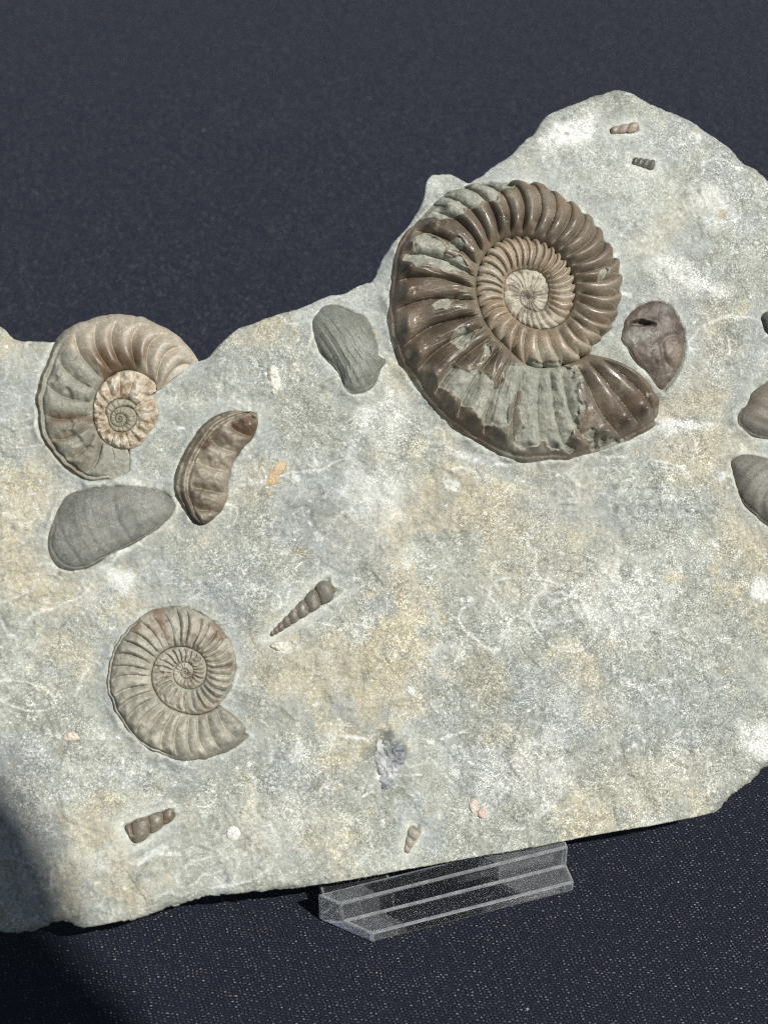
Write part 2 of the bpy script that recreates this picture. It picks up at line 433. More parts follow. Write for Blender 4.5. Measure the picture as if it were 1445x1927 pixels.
# ---------------------------------------------------------------- the slab
slab = bpy.data.objects.new('fossil_specimen', None); sc.collection.objects.link(slab)
slab.empty_display_size = .02
slab.matrix_world = Matrix(((UV_[0], VV[0], NV[0], ORG[0]), (UV_[1], VV[1], NV[1], ORG[1]), (UV_[2], VV[2], NV[2], ORG[2]), (0, 0, 0, 1)))
slab['label'] = 'grey green limestone slab full of brown ammonites, propped on a clear stand'
slab['category'] = 'fossil'

C_BASE, C_OCH, C_BLUE, C_WHITE, C_DARK, C_PALE = lin(171, 173, 160), lin(198, 188, 160), lin(165, 170, 167), lin(230, 231, 221), lin(122, 126, 116), lin(198, 200, 187)

# (x, y, rx, ry, angle, colour, strength)
BLOBS = [(750, 1230, 70, 150, 8, C_OCH, .75), (690, 1010, 90, 60, 20, C_OCH, .35), (960, 960, 170, 60, 10, C_OCH, .45), (1010, 1060, 160, 70, 0, C_OCH, .35),
         (60, 940, 90, 120, 0, C_OCH, .4), (40, 1080, 90, 60, 0, C_OCH, .4), (110, 1210, 70, 70, 0, C_OCH, .4), (1320, 850, 110, 60, 0, C_OCH, .55), (1390, 1010, 60, 80, 0, C_OCH, .4),
         (1150, 960, 170, 45, 0, C_BLUE, .5), (1330, 690, 100, 60, 0, C_BLUE, .4), (620, 1040, 80, 60, 0, C_BLUE, .5), (450, 1100, 90, 60, 0, C_BLUE, .5), (1060, 1330, 90, 80, 0, C_BLUE, .5),
         (1300, 1330, 120, 100, 0, C_BLUE, .45), (850, 1330, 40, 110, 0, C_BLUE, .35), (620, 900, 90, 70, 0, C_BLUE, .35), (480, 700, 90, 60, 0, C_BLUE, .3), (300, 1090, 110, 40, -15, C_BLUE, .45),
         (720, 800, 60, 60, 0, C_WHITE, .35), (980, 1440, 120, 80, 0, C_WHITE, .45), (1180, 1130, 120, 100, 0, C_WHITE, .4), (1270, 520, 90, 40, 20, C_WHITE, .45), (690, 930, 60, 60, 0, C_WHITE, .45),
         (1075, 243, 52, 34, -25, C_WHITE, 1.3), (233, 1092, 34, 26, 40, C_WHITE, .9), (515, 712, 14, 22, 0, C_WHITE, 1.0), (728, 1412, 30, 30, 0, C_DARK, 1.1), (722, 1455, 24, 26, 0, C_WHITE, 1.0),
         (1425, 1395, 36, 44, -30, C_WHITE, 1.0), (850, 1225, 50, 28, -10, C_WHITE, .5), (842, 1232, 26, 14, -15, C_DARK, .5), (527, 1217, 22, 12, 10, C_WHITE, 1.0), (560, 1420, 18, 26, 20, C_WHITE, .5),
         (1200, 1470, 160, 60, -15, C_OCH, .3), (1430, 1110, 20, 26, 0, C_WHITE, .8), (500, 1530, 120, 60, 0, C_PALE, .4), (1150, 350, 220, 90, 30, C_PALE, .45), (1340, 400, 60, 40, 20, C_WHITE, .4),
         (1270, 800, 60, 14, 0, C_WHITE, .8), (640, 560, 90, 22, -20, C_PALE, .8), (700, 720, 14, 40, 10, C_WHITE, .6), (300, 1450, 90, 40, 0, C_BLUE, .4), (900, 1270, 60, 60, 0, C_OCH, .35),
         (1115, 1340, 34, 34, 0, C_OCH, .35), (1345, 1072, 13, 16, 0, C_OCH, .9), (1270, 1088, 22, 10, 0, C_OCH, .8), (1300, 1490, 12, 12, 0, C_OCH, .9), (935, 1385, 30, 20, 0, C_OCH, .4), (440, 860, 60, 60, 0, C_OCH, .3),
         (480, 905, 50, 50, 0, C_OCH, .3), (1000, 880, 90, 16, 0, C_OCH, .4), (1240, 430, 40, 130, 50, C_OCH, .25)]
# faint shell outlines in the stone: (x, y, rx, ry, angle, gap start, gap end)
RINGS = [(1345, 385, 52, 32, 18), (1060, 1170, 70, 50, 30), (1215, 1260, 56, 40, 0), (960, 1090, 40, 26, 40), (805, 1045, 25, 25, 0), (1115, 1340, 27, 26, 0), (495, 1130, 34, 20, 15), (865, 905, 32, 22, 0), (1250, 835, 60, 44, 10), (560, 1128, 20, 18, 0), (1330, 640, 60, 34, 60), (1190, 900, 110, 40, 5), (110, 1090, 18, 14, 0), (45, 1310, 60, 26, 15), (30, 1100, 80, 22, -25), (1010, 1130, 90, 40, 12), (380, 1500, 26, 18, 0), (420, 1640, 90, 30, -10)]


def macro(x, y):
    h = fbm(x, y, 330, 2, 11) * 12
    h = h + 8 * np.exp(-((x - 745 - (y - 1200) * .06) / 55) ** 2) * sstep(950, 1080, y) * (1 - sstep(1380, 1560, y))
    return h - 9 * np.exp(-((x - 860) / 70) ** 2) * sstep(1080, 1200, y) * (1 - sstep(1380, 1560, y))


def rock_fields(x, y):
    d = sdf(x, y, OUTP, 250)
    rag = fbm(x, y, 34, 3, 3) * 3.0 + fbm(x, y, 13, 2, 4) * 2.2 * sstep(1250, 1400, y)
    # macro shape
    h = fbm(x, y, 90, 3, 12) * 5.0 + fbm(x, y, 26, 3, 13) * 2.2 + fbm(x, y, 9, 2, 14) * .9
    fl_ = fbm(x, y, 120, 3, 15); h += 2.4 * sstep(-.03, .03, fl_) + 1.8 * sstep(-.03, .03, fbm(x, y, 75, 3, 16) - .25)      # thin flaked steps
    top = 1 - sstep(760, 1000, y)
    h -= top * (15 * np.exp(-np.maximum(d, 0) / 13)) + (1 - top) * 13 * np.exp(-np.maximum(d, 0) / 7)
    h -= sstep(900, 1150, x) * (1 - sstep(330, 620, y)) * (24 * np.exp(-np.maximum(d, 0) / 60))
    h -= 30 * np.exp(-(((x - 830) / 46) ** 2 + ((y - 335) / 40) ** 2))               # spur of stone behind the big ammonite
    # chipped lower rim
    h -= (1 - top) * 10 * sstep(0, 1, fbm(x, y, 60, 3, 21) * 1.2) * np.exp(-np.maximum(d, 0) / 22)
    col = np.broadcast_to(C_BASE, x.shape + (3,)).copy()
    o = fbm(x, y, 150, 4, 31); b = fbm(x, y, 120, 4, 37); p = fbm(x, y, 70, 4, 43); q = fbm(x, y, 22, 3, 47)
    col = mixc(col, C_OCH, sstep(.0, .6, o + .25 * q) * .6)
    col = mixc(col, C_BLUE, sstep(.0, .6, b + .25 * q) * .65)
    col = mixc(col, C_PALE, sstep(.1, .9, p) * .6)
    col = mixc(col, C_DARK, sstep(.25, 1.0, -p) * .35)
    warp = fbm(x, y, 38, 3, 51) * .55
    for bx, by, rx, ry, an, c, s in BLOBS:
        ca, sa = math.cos(RAD(an)), math.sin(RAD(an))
        X = ((x - bx) * ca + (y - by) * sa) / rx; Y = (-(x - bx) * sa + (y - by) * ca) / ry
        e = np.sqrt(X * X + Y * Y) + warp
        col = mixc(col, c, np.clip(s, 0, 1) * (1 - sstep(.45, 1.25, e)))
    for bx, by, rx, ry, an in RINGS:
        ca, sa = math.cos(RAD(an)), math.sin(RAD(an))
        X = ((x - bx) * ca + (y - by) * sa) / rx; Y = (-(x - bx) * sa + (y - by) * ca) / ry
        e = (np.sqrt(X * X + Y * Y) - 1 + warp * .12) * min(rx, ry)
        gate = sstep(-.3, .3, noise(x, y, 40, 61))
        col = mixc(col, C_WHITE, np.exp(-(e / 2.0) ** 2) * .7 * gate)
        h += np.exp(-(e / 2.5) ** 2) * 1.5 * gate
    # hair cracks and pale veins
    for sd, scl, wid, cc, st in ((71, 210, .010, C_DARK, .55), (73, 260, .014, C_WHITE, .7), (75, 120, .012, C_WHITE, .45)):
        vv = np.abs(fbm(x, y, scl, 4, sd))
        gate = sstep(.15, .5, noise(x, y, 150, sd + 1))
        mk = np.exp(-(vv / wid / 1.4) ** 2) * gate
        col = mixc(col, cc, mk * st); h -= mk * (1.2 if cc is C_DARK else -.5)
    # mottling and mineral spots
    col = col * (1 + q * .13)[..., None]
    sp = noise(x, y, 6.5, 81) + .6 * noise(x, y, 3.1, 82)
    dens = .5 + .5 * fbm(x, y, 130, 2, 83)
    col = mixc(col, C_WHITE, sstep(.75, 1.25, sp + dens * .35) * .45)
    col = mixc(col, C_DARK, sstep(.75, 1.2, -sp + dens * .25) * .38)
    h += sstep(.7, 1.2, sp + dens * .3) * .8 - sstep(.75, 1.2, -sp) * .9
    C_BR = lin(248, 247, 238)
    for bx, by, rx, ry, an, c, sg in ((1072, 245, 62, 36, -22, C_BR, .85), (1425, 1395, 36, 44, -30, C_BR, .55), (1270, 797, 62, 12, 3, C_BR, .65), (233, 1094, 36, 26, 40, C_BR, .55),
                                      (1345, 372, 52, 30, 18, C_WHITE, .5), (1290, 520, 80, 22, 25, C_BR, .5), (722, 1458, 26, 28, 0, C_BR, .7), (690, 780, 30, 22, -40, C_BR, .6), (1428, 1108, 18, 26, 0, C_BR, .7), (890, 862, 60, 10, 12, C_BR, .5)):
        ca, sa = math.cos(RAD(an)), math.sin(RAD(an))
        e = np.sqrt((((x - bx) * ca + (y - by) * sa) / rx) ** 2 + ((-(x - bx) * sa + (y - by) * ca) / ry) ** 2) + .35 * fbm(x, y, 22, 3, 57)
        col = mixc(col, c, sg * (1 - sstep(.5, 1.1, e)) * (.5 + .5 * sstep(-.5, .4, noise(x, y, 6, 58) + .5 * noise(x, y, 14, 59))))
    h -= 5 * np.exp(-(((x - 1345) / 48) ** 2 + ((y - 385) / 28) ** 2))
    h -= 5 * np.exp(-(((x - 1075) / 26) ** 2 + ((y - 246) / 18) ** 2))
    # stone worked back to the fossils: a shallow hollow with bruised pale stone
    hol = np.zeros_like(x); ins = np.zeros_like(x); grain = np.ones_like(x)
    lipn = .35 + 1.1 * noise(x, y, 34, 93) + .5 * noise(x, y, 9, 94)
    for k, (pl, dep) in enumerate(FOSSIL_POLYS):
        f = sdf(x, y, pl, 90)
        out = np.maximum(-f, 0)
        wd = 12 + dep * 1.2
        if k >= 10:
            hol += 6 * np.exp(-(out / 11) ** 2)
        hol += dep * .22 * np.exp(-((out - 26) / 16) ** 2) * (f < 0)
        hol -= (0 if k >= 10 else 2 + dep * .30) * np.exp(-(out / 9) ** 2) * lipn.clip(0, 1.3)
        ins = np.maximum(ins, sstep(0, 11, f) * (8 + dep * .8))
        bru = np.exp(-(out / (wd * .30)) ** 2) * np.clip(.45 + .7 * noise(x, y, 30, 91) + .35 * noise(x, y, 9, 92), 0, 1)
        col = mixc(col, C_BLUE, np.exp(-(out / (wd * 1.1)) ** 2) * (.3 + .3 * noise(x, y, 50, 90)))
        if k >= 10: bru = np.exp(-(out / 12) ** 2) * np.clip(.85 + .4 * noise(x, y, 18, 91), 0, 1)
        col = mixc(col, C_PALE * 1.18, bru * (.9 if k >= 10 else .65))
        sm = np.exp(-(out / (wd * 1.5)) ** 2)
        h = h * (1 - .6 * sm); grain = np.minimum(grain, 1 - .6 * sm)
    grain *= .45 + .75 * sstep(-.7, .6, fbm(x, y, 170, 3, 95) + .5 * np.exp(-(((x - 1000) / 380) ** 2 + ((y - 1230) / 300) ** 2)))
    # tool strokes and scratches in the smoother stone
    a1 = .5 * fbm(x, y, 220, 2, 96)
    dd = (x * np.sin(a1 - .6) + y * np.cos(a1 - .6))
    tt = (x * np.cos(a1 - .6) - y * np.sin(a1 - .6))
    strk = noise(tt, dd * 9, 60, 97) + .6 * noise(tt, dd * 9, 30, 98)
    wk = (1 - grain).clip(0, 1)
    col = mixc(col, C_WHITE, sstep(.55, 1.1, strk) * .45 * wk); col = mixc(col, C_DARK, sstep(.6, 1.2, -strk) * .25 * wk)
    h += strk * .5 * wk
    h = h - hol - ins + macro(x, y)
    return d + rag, h, col, grain


STEP = 2.4 * K
u0, v0 = to_slab(-215, 1775); u1, v1 = to_slab(1640, 130)
u0b, _ = to_slab(-215, 130); u1b, _ = to_slab(1640, 1775)
us = np.arange(min(u0, u0b) , max(u1, u1b), STEP); vs_ = np.arange(v0 - .004, v1 + .004, STEP)
U, V = np.meshgrid(us, vs_, indexing='ij')
PX, PY = to_grid(U, V)
D, HR, CR, GR = rock_fields(PX, PY)
rng = np.random.default_rng(5)
KINDS_ = [(C_WHITE, 1.6, .85), (C_DARK, -1.4, .7), (C_OCH * .8, .2, .8), (C_WHITE, .8, .8), (C_PALE, -2.2, .5), (C_BLUE * .75, .4, .6)]
for k in range(1500):
    bx, by = rng.uniform(-40, 1480), rng.uniform(160, 1750)
    ki = rng.choice(6, p=[.30, .16, .14, .16, .14, .10]); cc, dh, stg = KINDS_[ki]
    rr = rng.uniform(2.0, 5.5) if rng.random() < .85 else rng.uniform(6, 13)
    asp = rng.uniform(.45, 1) if ki != 3 else rng.uniform(.08, .2)
    if ki == 3: rr *= rng.uniform(2, 4)
    an = rng.uniform(0, math.pi) if ki != 3 else rng.normal(-.5, .5)
    bu, bv = to_slab(bx, by)
    i0 = int((bu - us[0]) / STEP); j0 = int((bv - vs_[0]) / STEP); w_ = int(rr / 2.4 * 1.7) + 3
    sl_ = (slice(max(i0 - w_, 0), i0 + w_ + 1), slice(max(j0 - w_, 0), j0 + w_ + 1))
    x_, y_ = PX[sl_], PY[sl_]
    if x_.size == 0: continue
    X_ = ((x_ - bx) * math.cos(an) + (y_ - by) * math.sin(an)) / rr; Y_ = (-(x_ - bx) * math.sin(an) + (y_ - by) * math.cos(an)) / rr / asp
    e_ = np.sqrt(X_ ** 2 + Y_ ** 2) + .35 * noise(x_, y_, 5, 1200 + ki)
    m_ = (1 - sstep(.6, 1.15, e_)) * stg * rng.uniform(.5, 1)
    CR[sl_] = mixc(CR[sl_], cc, m_); HR[sl_] += 1.7 * dh * m_
keep = D > -1.2
quads = grid_quads(*U.shape)
kf = keep.ravel()
quads = quads[kf[quads].all(1)]
# snap the rim onto the outline
gu, gv = np.gradient(D, STEP)
gl = np.hypot(gu, gv) + 1e-9
near = (np.abs(D) < 3.0)
cnt = np.bincount(quads.ravel(), minlength=kf.size)
rim = (cnt.reshape(U.shape) < 4) & (cnt.reshape(U.shape) > 0)
sh = np.where(rim & near, D / gl / gl, 0)
sh = np.clip(sh, -1.2 * STEP, 1.2 * STEP)
Us = U - sh * gu; Vs = V - sh * gv
vert = np.stack([Us, Vs, HR * K], -1).reshape(-1, 3)
used = np.nonzero(cnt)[0]; remap = np.full(kf.size, -1, np.int64); remap[used] = np.arange(len(used))
quads = remap[quads]; vert = vert[used]; colr = CR.reshape(-1, 3)[used]
gvn = (gv / gl).ravel()[used]; gun = (gu / gl).ravel()[used]
# make sure faces look out of the slab
a, b, c = vert[quads[:, 0]], vert[quads[:, 1]], vert[quads[:, 2]]
if np.cross(b - a, c - a)[:, 2].sum() < 0: quads = quads[:, ::-1]
# border half-edges
E1 = quads.ravel(); E2 = np.roll(quads, -1, 1).ravel()
key = E1 * len(vert) + E2; rev = E2 * len(vert) + E1
bd = ~np.isin(key, rev)
b1, b2 = E1[bd], E2[bd]
ring = np.unique(b1)
rid = {int(r): i for i, r in enumerate(ring)}
TH = .017
n0 = len(vert); layers = [vert]; cols = [colr]; walls = []
prev = {int(r): int(r) for r in ring}
jx = noise(vert[ring, 0] / K, vert[ring, 1] / K, 18, 5); jy = noise(vert[ring, 0] / K, vert[ring, 1] / K, 11, 6)
down = np.clip(.5 + .9 * gvn[ring], 0, 1)        # outward normal is -grad: rim facing down gets undercut
for li, fr in enumerate((.1, .25, .45, .7, 1.0)):
    bulge = (.0010 * math.sin(math.pi * fr)) * (1 - down)
    P = vert[ring].copy()
    P[:, 2] += (-TH - vert[ring, 2] * .6) * fr
    P[:, 0] += gun[ring] * (TH * fr * .42 + .0004 * jx * fr)
    P[:, 1] += TH * fr * down * 1.05 + gvn[ring] * TH * fr * .4 * (1 - down) + .0006 * jy * (fr < .9)
    base = n0 + li * len(ring)
    layers.append(P)
    nzc = fbm(vert[ring, 0] / K, P[:, 2] / K * 3, 30, 3, 7)
    cols.append(np.clip(C_BASE * (1 + .25 * nzc[:, None]), .02, .6))
    nxt = {int(r): base + i for i, r in enumerate(ring)}
    walls.append(np.array([[prev[int(q)], prev[int(p)], nxt[int(p)], nxt[int(q)]] for p, q in zip(b1, b2)]))
    prev = nxt
vert = np.concatenate(layers); colr = np.concatenate(cols)
quads = np.concatenate([quads] + walls)
# order the border to close the back
nx = {int(p): int(q) for p, q in zip(b1, b2)}
seen = set(); loops = []
for s_ in nx:
    if s_ in seen: continue
    lp = []; k = s_
    while k not in seen and k in nx:
        seen.add(k); lp.append(prev[k]); k = nx[k]
    loops.append(lp)
loops.sort(key=len)
rock = np_mesh('rock', vert, quads, M_ROCK, slab, colr, np.full(len(vert), .82), ngons=[loops[-1][::-1]])
ga = rock.data.attributes.new('Grain', 'FLOAT', 'POINT')
ga.data.foreach_set('value', np.concatenate([GR.ravel()[used], np.full(len(vert) - len(used), .8)]).astype(np.float32))

# ---------------------------------------------------------------- ammonites
SH_BROWN, SH_DARK, SH_TAN, SH_GREY, SH_LIGHT = lin(114, 102, 86), lin(77, 66, 54), lin(168, 154, 131), lin(150, 151, 136), lin(196, 188, 164)


def polymask(x, y, pts, soft=3, wob=5, seed=0):
    f = sdf(x, y, smooth_poly(pts, 4), 60) + fbm(x, y, 24, 3, 200 + seed) * wob
    return sstep(-soft, soft, f), f


def whorl(name, c, fn, hand, a0, a1, hfun, colfun, parent, fo=None, dr=1.9, skirt=True, lipb=0, scal=None):
    n_th = int((a1 - a0) / 360 * 2 * math.pi * fn(a0) * (1.15 if a1 - a0 < 400 else .8) / dr) + 24
    th = np.linspace(a0, a1, n_th)
    ro = (fo or fn)(th); ri = fn(th + 360)
    n_s = max(14, int((ro - ri).max() / dr * 1.2))
    s = .5 - .5 * np.cos(np.linspace(0, math.pi, n_s)); s = .6 * s + .4 * np.linspace(0, 1, n_s)
    TH_, S_ = np.meshgrid(th, s, indexing='ij')
    R = ro[:, None] + (ri - ro)[:, None] * S_
    R = R + (fbm(TH_ * 4, TH_ * 0, 30, 3, 77) * 2.6 * (1 - S_) * (TH_ < 400))
    if scal is not None:                             # ribs scallop the rim
        sc_, lo_ = scal
        R = R + sc_ * crest(PH_BIG(TH_ + 5)) * (1 - S_) ** 3 * sstep(lo_, lo_ + 25, TH_) * (1 - sstep(700, 760, TH_))
    bend = -lipb * np.sin(math.pi * S_) ** .8 * (1 - sstep(0, 26, TH_ - a0))
    ang = np.radians((TH_ + bend) * hand)
    x = c[0] + R * np.cos(ang); y = c[1] + R * np.sin(ang)
    h = hfun(TH_, S_, x, y, (ro - ri)[:, None] + 0 * S_)
    col, rough, dh = colfun(TH_, S_, x, y, h)
    h = h + dh
    if skirt:
        xs = c[0] + (ro * .985) * np.cos(ang[:, 0]); ys = c[1] + (ro * .985) * np.sin(ang[:, 0])
        x = np.concatenate([xs[:, None], x], 1); y = np.concatenate([ys[:, None], y], 1)
        h = np.concatenate([np.minimum(h[:, :1] - 45, -60), h], 1)
        col = np.concatenate([col[:, :1], col], 1); rough = np.concatenate([rough[:, :1], rough], 1)
    return relief(name, x, y, h, col, rough, M_SHELL, parent)


def ribs(TH_, S_, n, lean=0.0, sharp=1.0, sweep=6.0, broad=True):
    ph = n * (TH_ + sweep * (S_ - .5) ** 2 * 4 * lean) / 360.0
    f = np.abs(np.cos(math.pi * ph))                 # wide crest, tight valley
    return f ** sharp


def dome(S_, p=2.6, q=.5):
    return (1 - np.abs(2 * S_ - 1) ** p).clip(0, 1) ** q


# --- the big glossy ammonite
Zb = lambda pts: zp(pts, 690, 310, Z1)
G_MATRIX = Zb([(215, 235), (240, 190), (330, 130), (480, 85), (620, 82), (610, 130), (560, 140), (545, 190), (490, 180), (470, 215), (400, 215), (390, 245), (310, 255), (260, 240)])
G_LEFTP = Zb([(150, 430), (190, 400), (170, 350), (230, 330), (330, 385), (330, 430), (400, 470), (340, 480), (250, 455), (190, 465)])
G_BELLY = Zb([(300, 960), (350, 905), (420, 940), (500, 930), (545, 985), (570, 940), (590, 890), (690, 870), (880, 880), (880, 940), (870, 1010), (890, 1100), (870, 1190), (800, 1240), (740, 1200), (690, 1240), (640, 1215), (650, 1120), (640, 1060), (600, 1070), (560, 1140), (500, 1120), (400, 1050), (330, 1010)])
G_BELLY2 = Zb([(440, 890), (490, 800), (505, 820), (470, 900), (440, 920)])
G_OV1 = Zb([(365, 800), (370, 760), (420, 725), (460, 730), (440, 770), (390, 805)])
G_OV2 = Zb([(280, 640), (290, 618), (340, 605), (400, 600), (395, 620), (330, 640)])
G_EDGE = Zb([(1215, 1000), (1235, 1050), (1285, 1110), (1240, 1050), (1200, 960)])
B_CHUNK = Zb([(575, 1110), (600, 1030), (640, 990), (655, 1010), (640, 1060), (625, 1130), (600, 1140)])
D_VENTER = Zb([(90, 640), (140, 780), (230, 900), (300, 960), (330, 1040), (440, 1100), (540, 1140), (640, 1230), (640, 1290), (480, 1240), (300, 1090), (120, 850), (80, 700)])


def ip(T, *kv):
    return np.interp(T, kv[0::2], kv[1::2])


def seam(b0, T, S):
    """outer foot at b0(T), inner foot on the back of the next whorl in"""
    return b0(T) * (1 - S) + b0(T + 360) * S


def rib_phase(*kv):
    """rib count as a running sum of 1/spacing, spacing given in degrees at knots"""
    t = np.arange(0, 2800.0); sp = np.interp(t, kv[0::2], kv[1::2])
    ph = np.cumsum(1 / sp)
    return lambda T: np.interp(T, t, ph)


PH_BIG = rib_phase(0, 6.5, 66, 7, 90, 10, 105, 13, 195, 13, 215, 10.6, 410, 10.6, 425, 14.5, 520, 15, 545, 12, 600, 10, 660, 9.5, 730, 12, 1000, 15, 2800, 22)
PH_LOW = rib_phase(0, 10.5, 200, 11, 400, 11.5, 430, 14, 700, 16, 800, 20, 2800, 26)


PH_LEFT = rib_phase(0, 12.5, 110, 13, 135, 20, 300, 21, 2800, 21)


def crest(ph, e=.75):
    f = (ph + .5) % 1.0                                    # slow fall on one side, quick drop into a tight groove on the other
    return np.sin(math.pi * f ** .68).clip(0) ** e - .6


def big_h(T, S, x, y, W):
    b0 = lambda t: ip(t, 43, -7, 330, -6, 380, 0, 430, 10, 600, 11, 760, 9, 1100, 8, 2400, 8)
    A = ip(T, 43.7, 6, 46.5, 36, 60, 44, 200, 42, 403, 27, 500, 19, 760, 13, 830, 8, 1000, 4.5, 1250, 3.5, 1400, 3, 2400, 2)
    h = seam(b0, T, S) + A * dome(S, 2.9, .55)
    Tj = T + 1.3 * noise(T, T * 0, 14, 351) + .7 * noise(T, S * 6, 9, 352) + 5 * (S - .5) ** 2 * 4
    r = crest(PH_BIG(Tj))
    amp = ip(T, 43, 19, 70, 16, 90, 12, 110, 22, 150, 25, 205, 24, 235, 17, 400, 15, 440, 11, 740, 9, 790, 6, 1000, 4, 1400, 2.5, 1700, 1)
    wt = np.where(T < 225, sstep(.06, .2, S), sstep(-.04, .06, S)) * (1 - sstep(.84, .99, S))
    h += amp * (1 + .3 * fbm(x, y, 40, 2, 353)) * r * wt
    h += 13 * np.exp(-((S - .17) / .05) ** 2) * (r + .6).clip(0) ** 6 * (1 - sstep(225, 240, T))
    h -= 4 * np.exp(-((S - .055 - .01 * noise(T * 3, S * 0, 20, 5)) / .018) ** 2) * (1 - sstep(200, 240, T))
    h += noise(T * R_FINE, S * 8, 1.0, 311) * .6 * wt * (T < 220)
    h += fbm(x, y, 20, 3, 313) * 2.2 * (1 - sstep(.08, .25, S)) * (T < 403)
    h += (fbm(x, y, 13, 3, 317) * 2.4 + noise(x, y, 5, 318) * .9) * sstep(700, 800, T)
    return h


R_FINE = 1.1


def edge_line(f, w=1.6):
    return np.exp(-((f + 1.5) / w) ** 2)


def big_col(T, S, x, y, h):
        n1 = fbm(x, y, 60, 4, 301); n2 = fbm(x, y, 14, 3, 303)
        if True:
            col = np.broadcast_to(SH_BROWN, x.shape + (3,)).copy()
            col = mixc(col, SH_DARK, sstep(-.2, .8, n1) * .7)
            col = mixc(col, SH_TAN, sstep(.1, .9, -n1) * .35)
            col = mixc(col, SH_TAN * .8, sstep(.7, 1, S) * .35 + .25 * sstep(250, 300, T))
            dm, df = polymask(x, y, D_VENTER, 10, 10, 1); col = mixc(col, SH_DARK * .8, dm * .7)
            col = mixc(col, lin(116, 92, 70), sstep(.45, .8, fbm(x, y, 40, 3, 309)) * .25 * (S < .4))
            k1 = sstep(375, 430, T); k2 = sstep(735, 790, T)
            ci = np.broadcast_to(lin(158, 140, 116), x.shape + (3,)).copy()
            ci = mixc(ci, SH_BROWN, sstep(-.3, .8, n1) * .55)
            ci = mixc(ci, lin(172, 166, 146), sstep(.1, .7, -n1) * .6 + sstep(.4, .8, n2) * .4)
            ci = mixc(ci, lin(178, 172, 152), (1 - sstep(0, .07, S)) * .5)
            cc = mixc(np.broadcast_to(lin(188, 180, 160), x.shape + (3,)), lin(122, 110, 96), sstep(-.1, .6, n2) * .7 + sstep(.3, .8, n1) * .3)
            col = mixc(mixc(col, SH_TAN, k1) * (1 - k1[..., None]) + ci * k1[..., None], cc, k2)
            rough = .36 + .22 * fbm(x, y, 34, 3, 371) * .6 + .12 * n2 + .10 * k1 + .25 * k2; dh = 2.2 * (1 - k1) + n2 * .7 * k1
            gm = np.zeros_like(x)
            for i, pl in enumerate((G_MATRIX, G_LEFTP, G_BELLY, G_BELLY2, G_OV1, G_OV2)):
                mk, ff = polymask(x, y, pl, 1.3, 10 if i != 0 else 5, 10 + i)
                col = mixc(col, SH_LIGHT, edge_line(ff) * .55)
                gm = np.maximum(gm, mk)
            bm, bf = polymask(x, y, B_CHUNK, 1.6, 4, 30); gm = gm * (1 - bm)
            # random flaking
            fl = sstep(.74, .82, fbm(x, y, 46, 4, 331)) * (T > 46) * (T < 395)
            gm = np.maximum(gm, fl * .9)
            g = mixc(np.broadcast_to(SH_GREY, col.shape), lin(168, 166, 150), sstep(-.3, .6, n2))
            col = col * (1 - gm[..., None]) + g * gm[..., None]
            # thin dusting of stone along part of the bottom flank
            du = sstep(70, 84, T) * (1 - sstep(96, 112, T))
            col = mixc(col, SH_GREY, du * .55 * (.6 + .4 * n1))
            rough = rough * (1 - gm) + .8 * gm + du * .2
            # torn shell edges running along the ribs
            lf = fbm(T * 2.6, S * 22, 9, 3, 341); tz = sstep(96, 112, T) * (1 - sstep(205, 235, T)) * sstep(.12, .2, S)
            tl = np.exp(-(lf / .05) ** 2) * tz * sstep(-.1, .3, noise(x, y, 40, 345))
            col = mixc(col, SH_LIGHT * .8, tl * .5); dh = dh + sstep(-.04, .04, lf) * 1.6 * tz
            gr_ = 1 - np.abs(np.cos(math.pi * PH_BIG(T + 5 * (S - .5) ** 2 * 4)))
            dust = gr_ ** 3 * sstep(-.1, .5, fbm(x, y, 70, 3, 361)) * sstep(215, 240, T) + sstep(.45, .75, fbm(x, y, 26, 4, 363)) * .7
            dust = (dust + .5 * (1 - sstep(0, .08, S)) * sstep(0, .4, fbm(x, y, 28, 3, 365))).clip(0, 1) * (1 - gm)
            col = mixc(col, lin(160, 152, 132), dust * .55); rough = rough + .3 * dust
            col = mixc(col, lin(134, 112, 86), sstep(.1, .7, fbm(x, y, 48, 3, 367)) * .5 * (1 - gm) * (1 - k1) * sstep(200, 230, T))
            mt, _ = polymask(x, y, G_MATRIX, 3, 3, 10)
            dh = dh - 6.0 * gm - mt * 2 + gm * (n2 * 3.0 + 1.5 * fbm(x, y, 30, 3, 347))
            col = mixc(col, C_PALE, (1 - sstep(.0, .035, S)) * sstep(.0, .5, fbm(x, y, 30, 3, 335)) * .7)
        return col, rough, dh


def add_ammonite(label, c, fn, hand, parts, lipb=0, scal=None):
    root = None
    for i, (nm, a0, a1, hf, cf, *fo) in enumerate(parts):
        o = whorl('ammonite' if i == 0 else nm, c, fn, hand, a0, a1, hf, cf, slab if i == 0 else root, fo[0] if fo else None, lipb=lipb if i == 0 else 0, scal=scal)
        if i == 0:
            root = o; o['label'] = label
    return root


add_ammonite('largest ammonite, glossy dark brown with strong ribs and grey patches', BIGC, rBIG, 1,
             [('outer_whorl', 43.7, 403.7, big_h, big_col), ('inner_whorl', 403.7, 763.7, big_h, big_col), ('innermost_coil', 763.7, 1990, big_h, big_col)], 9, (7, 235))


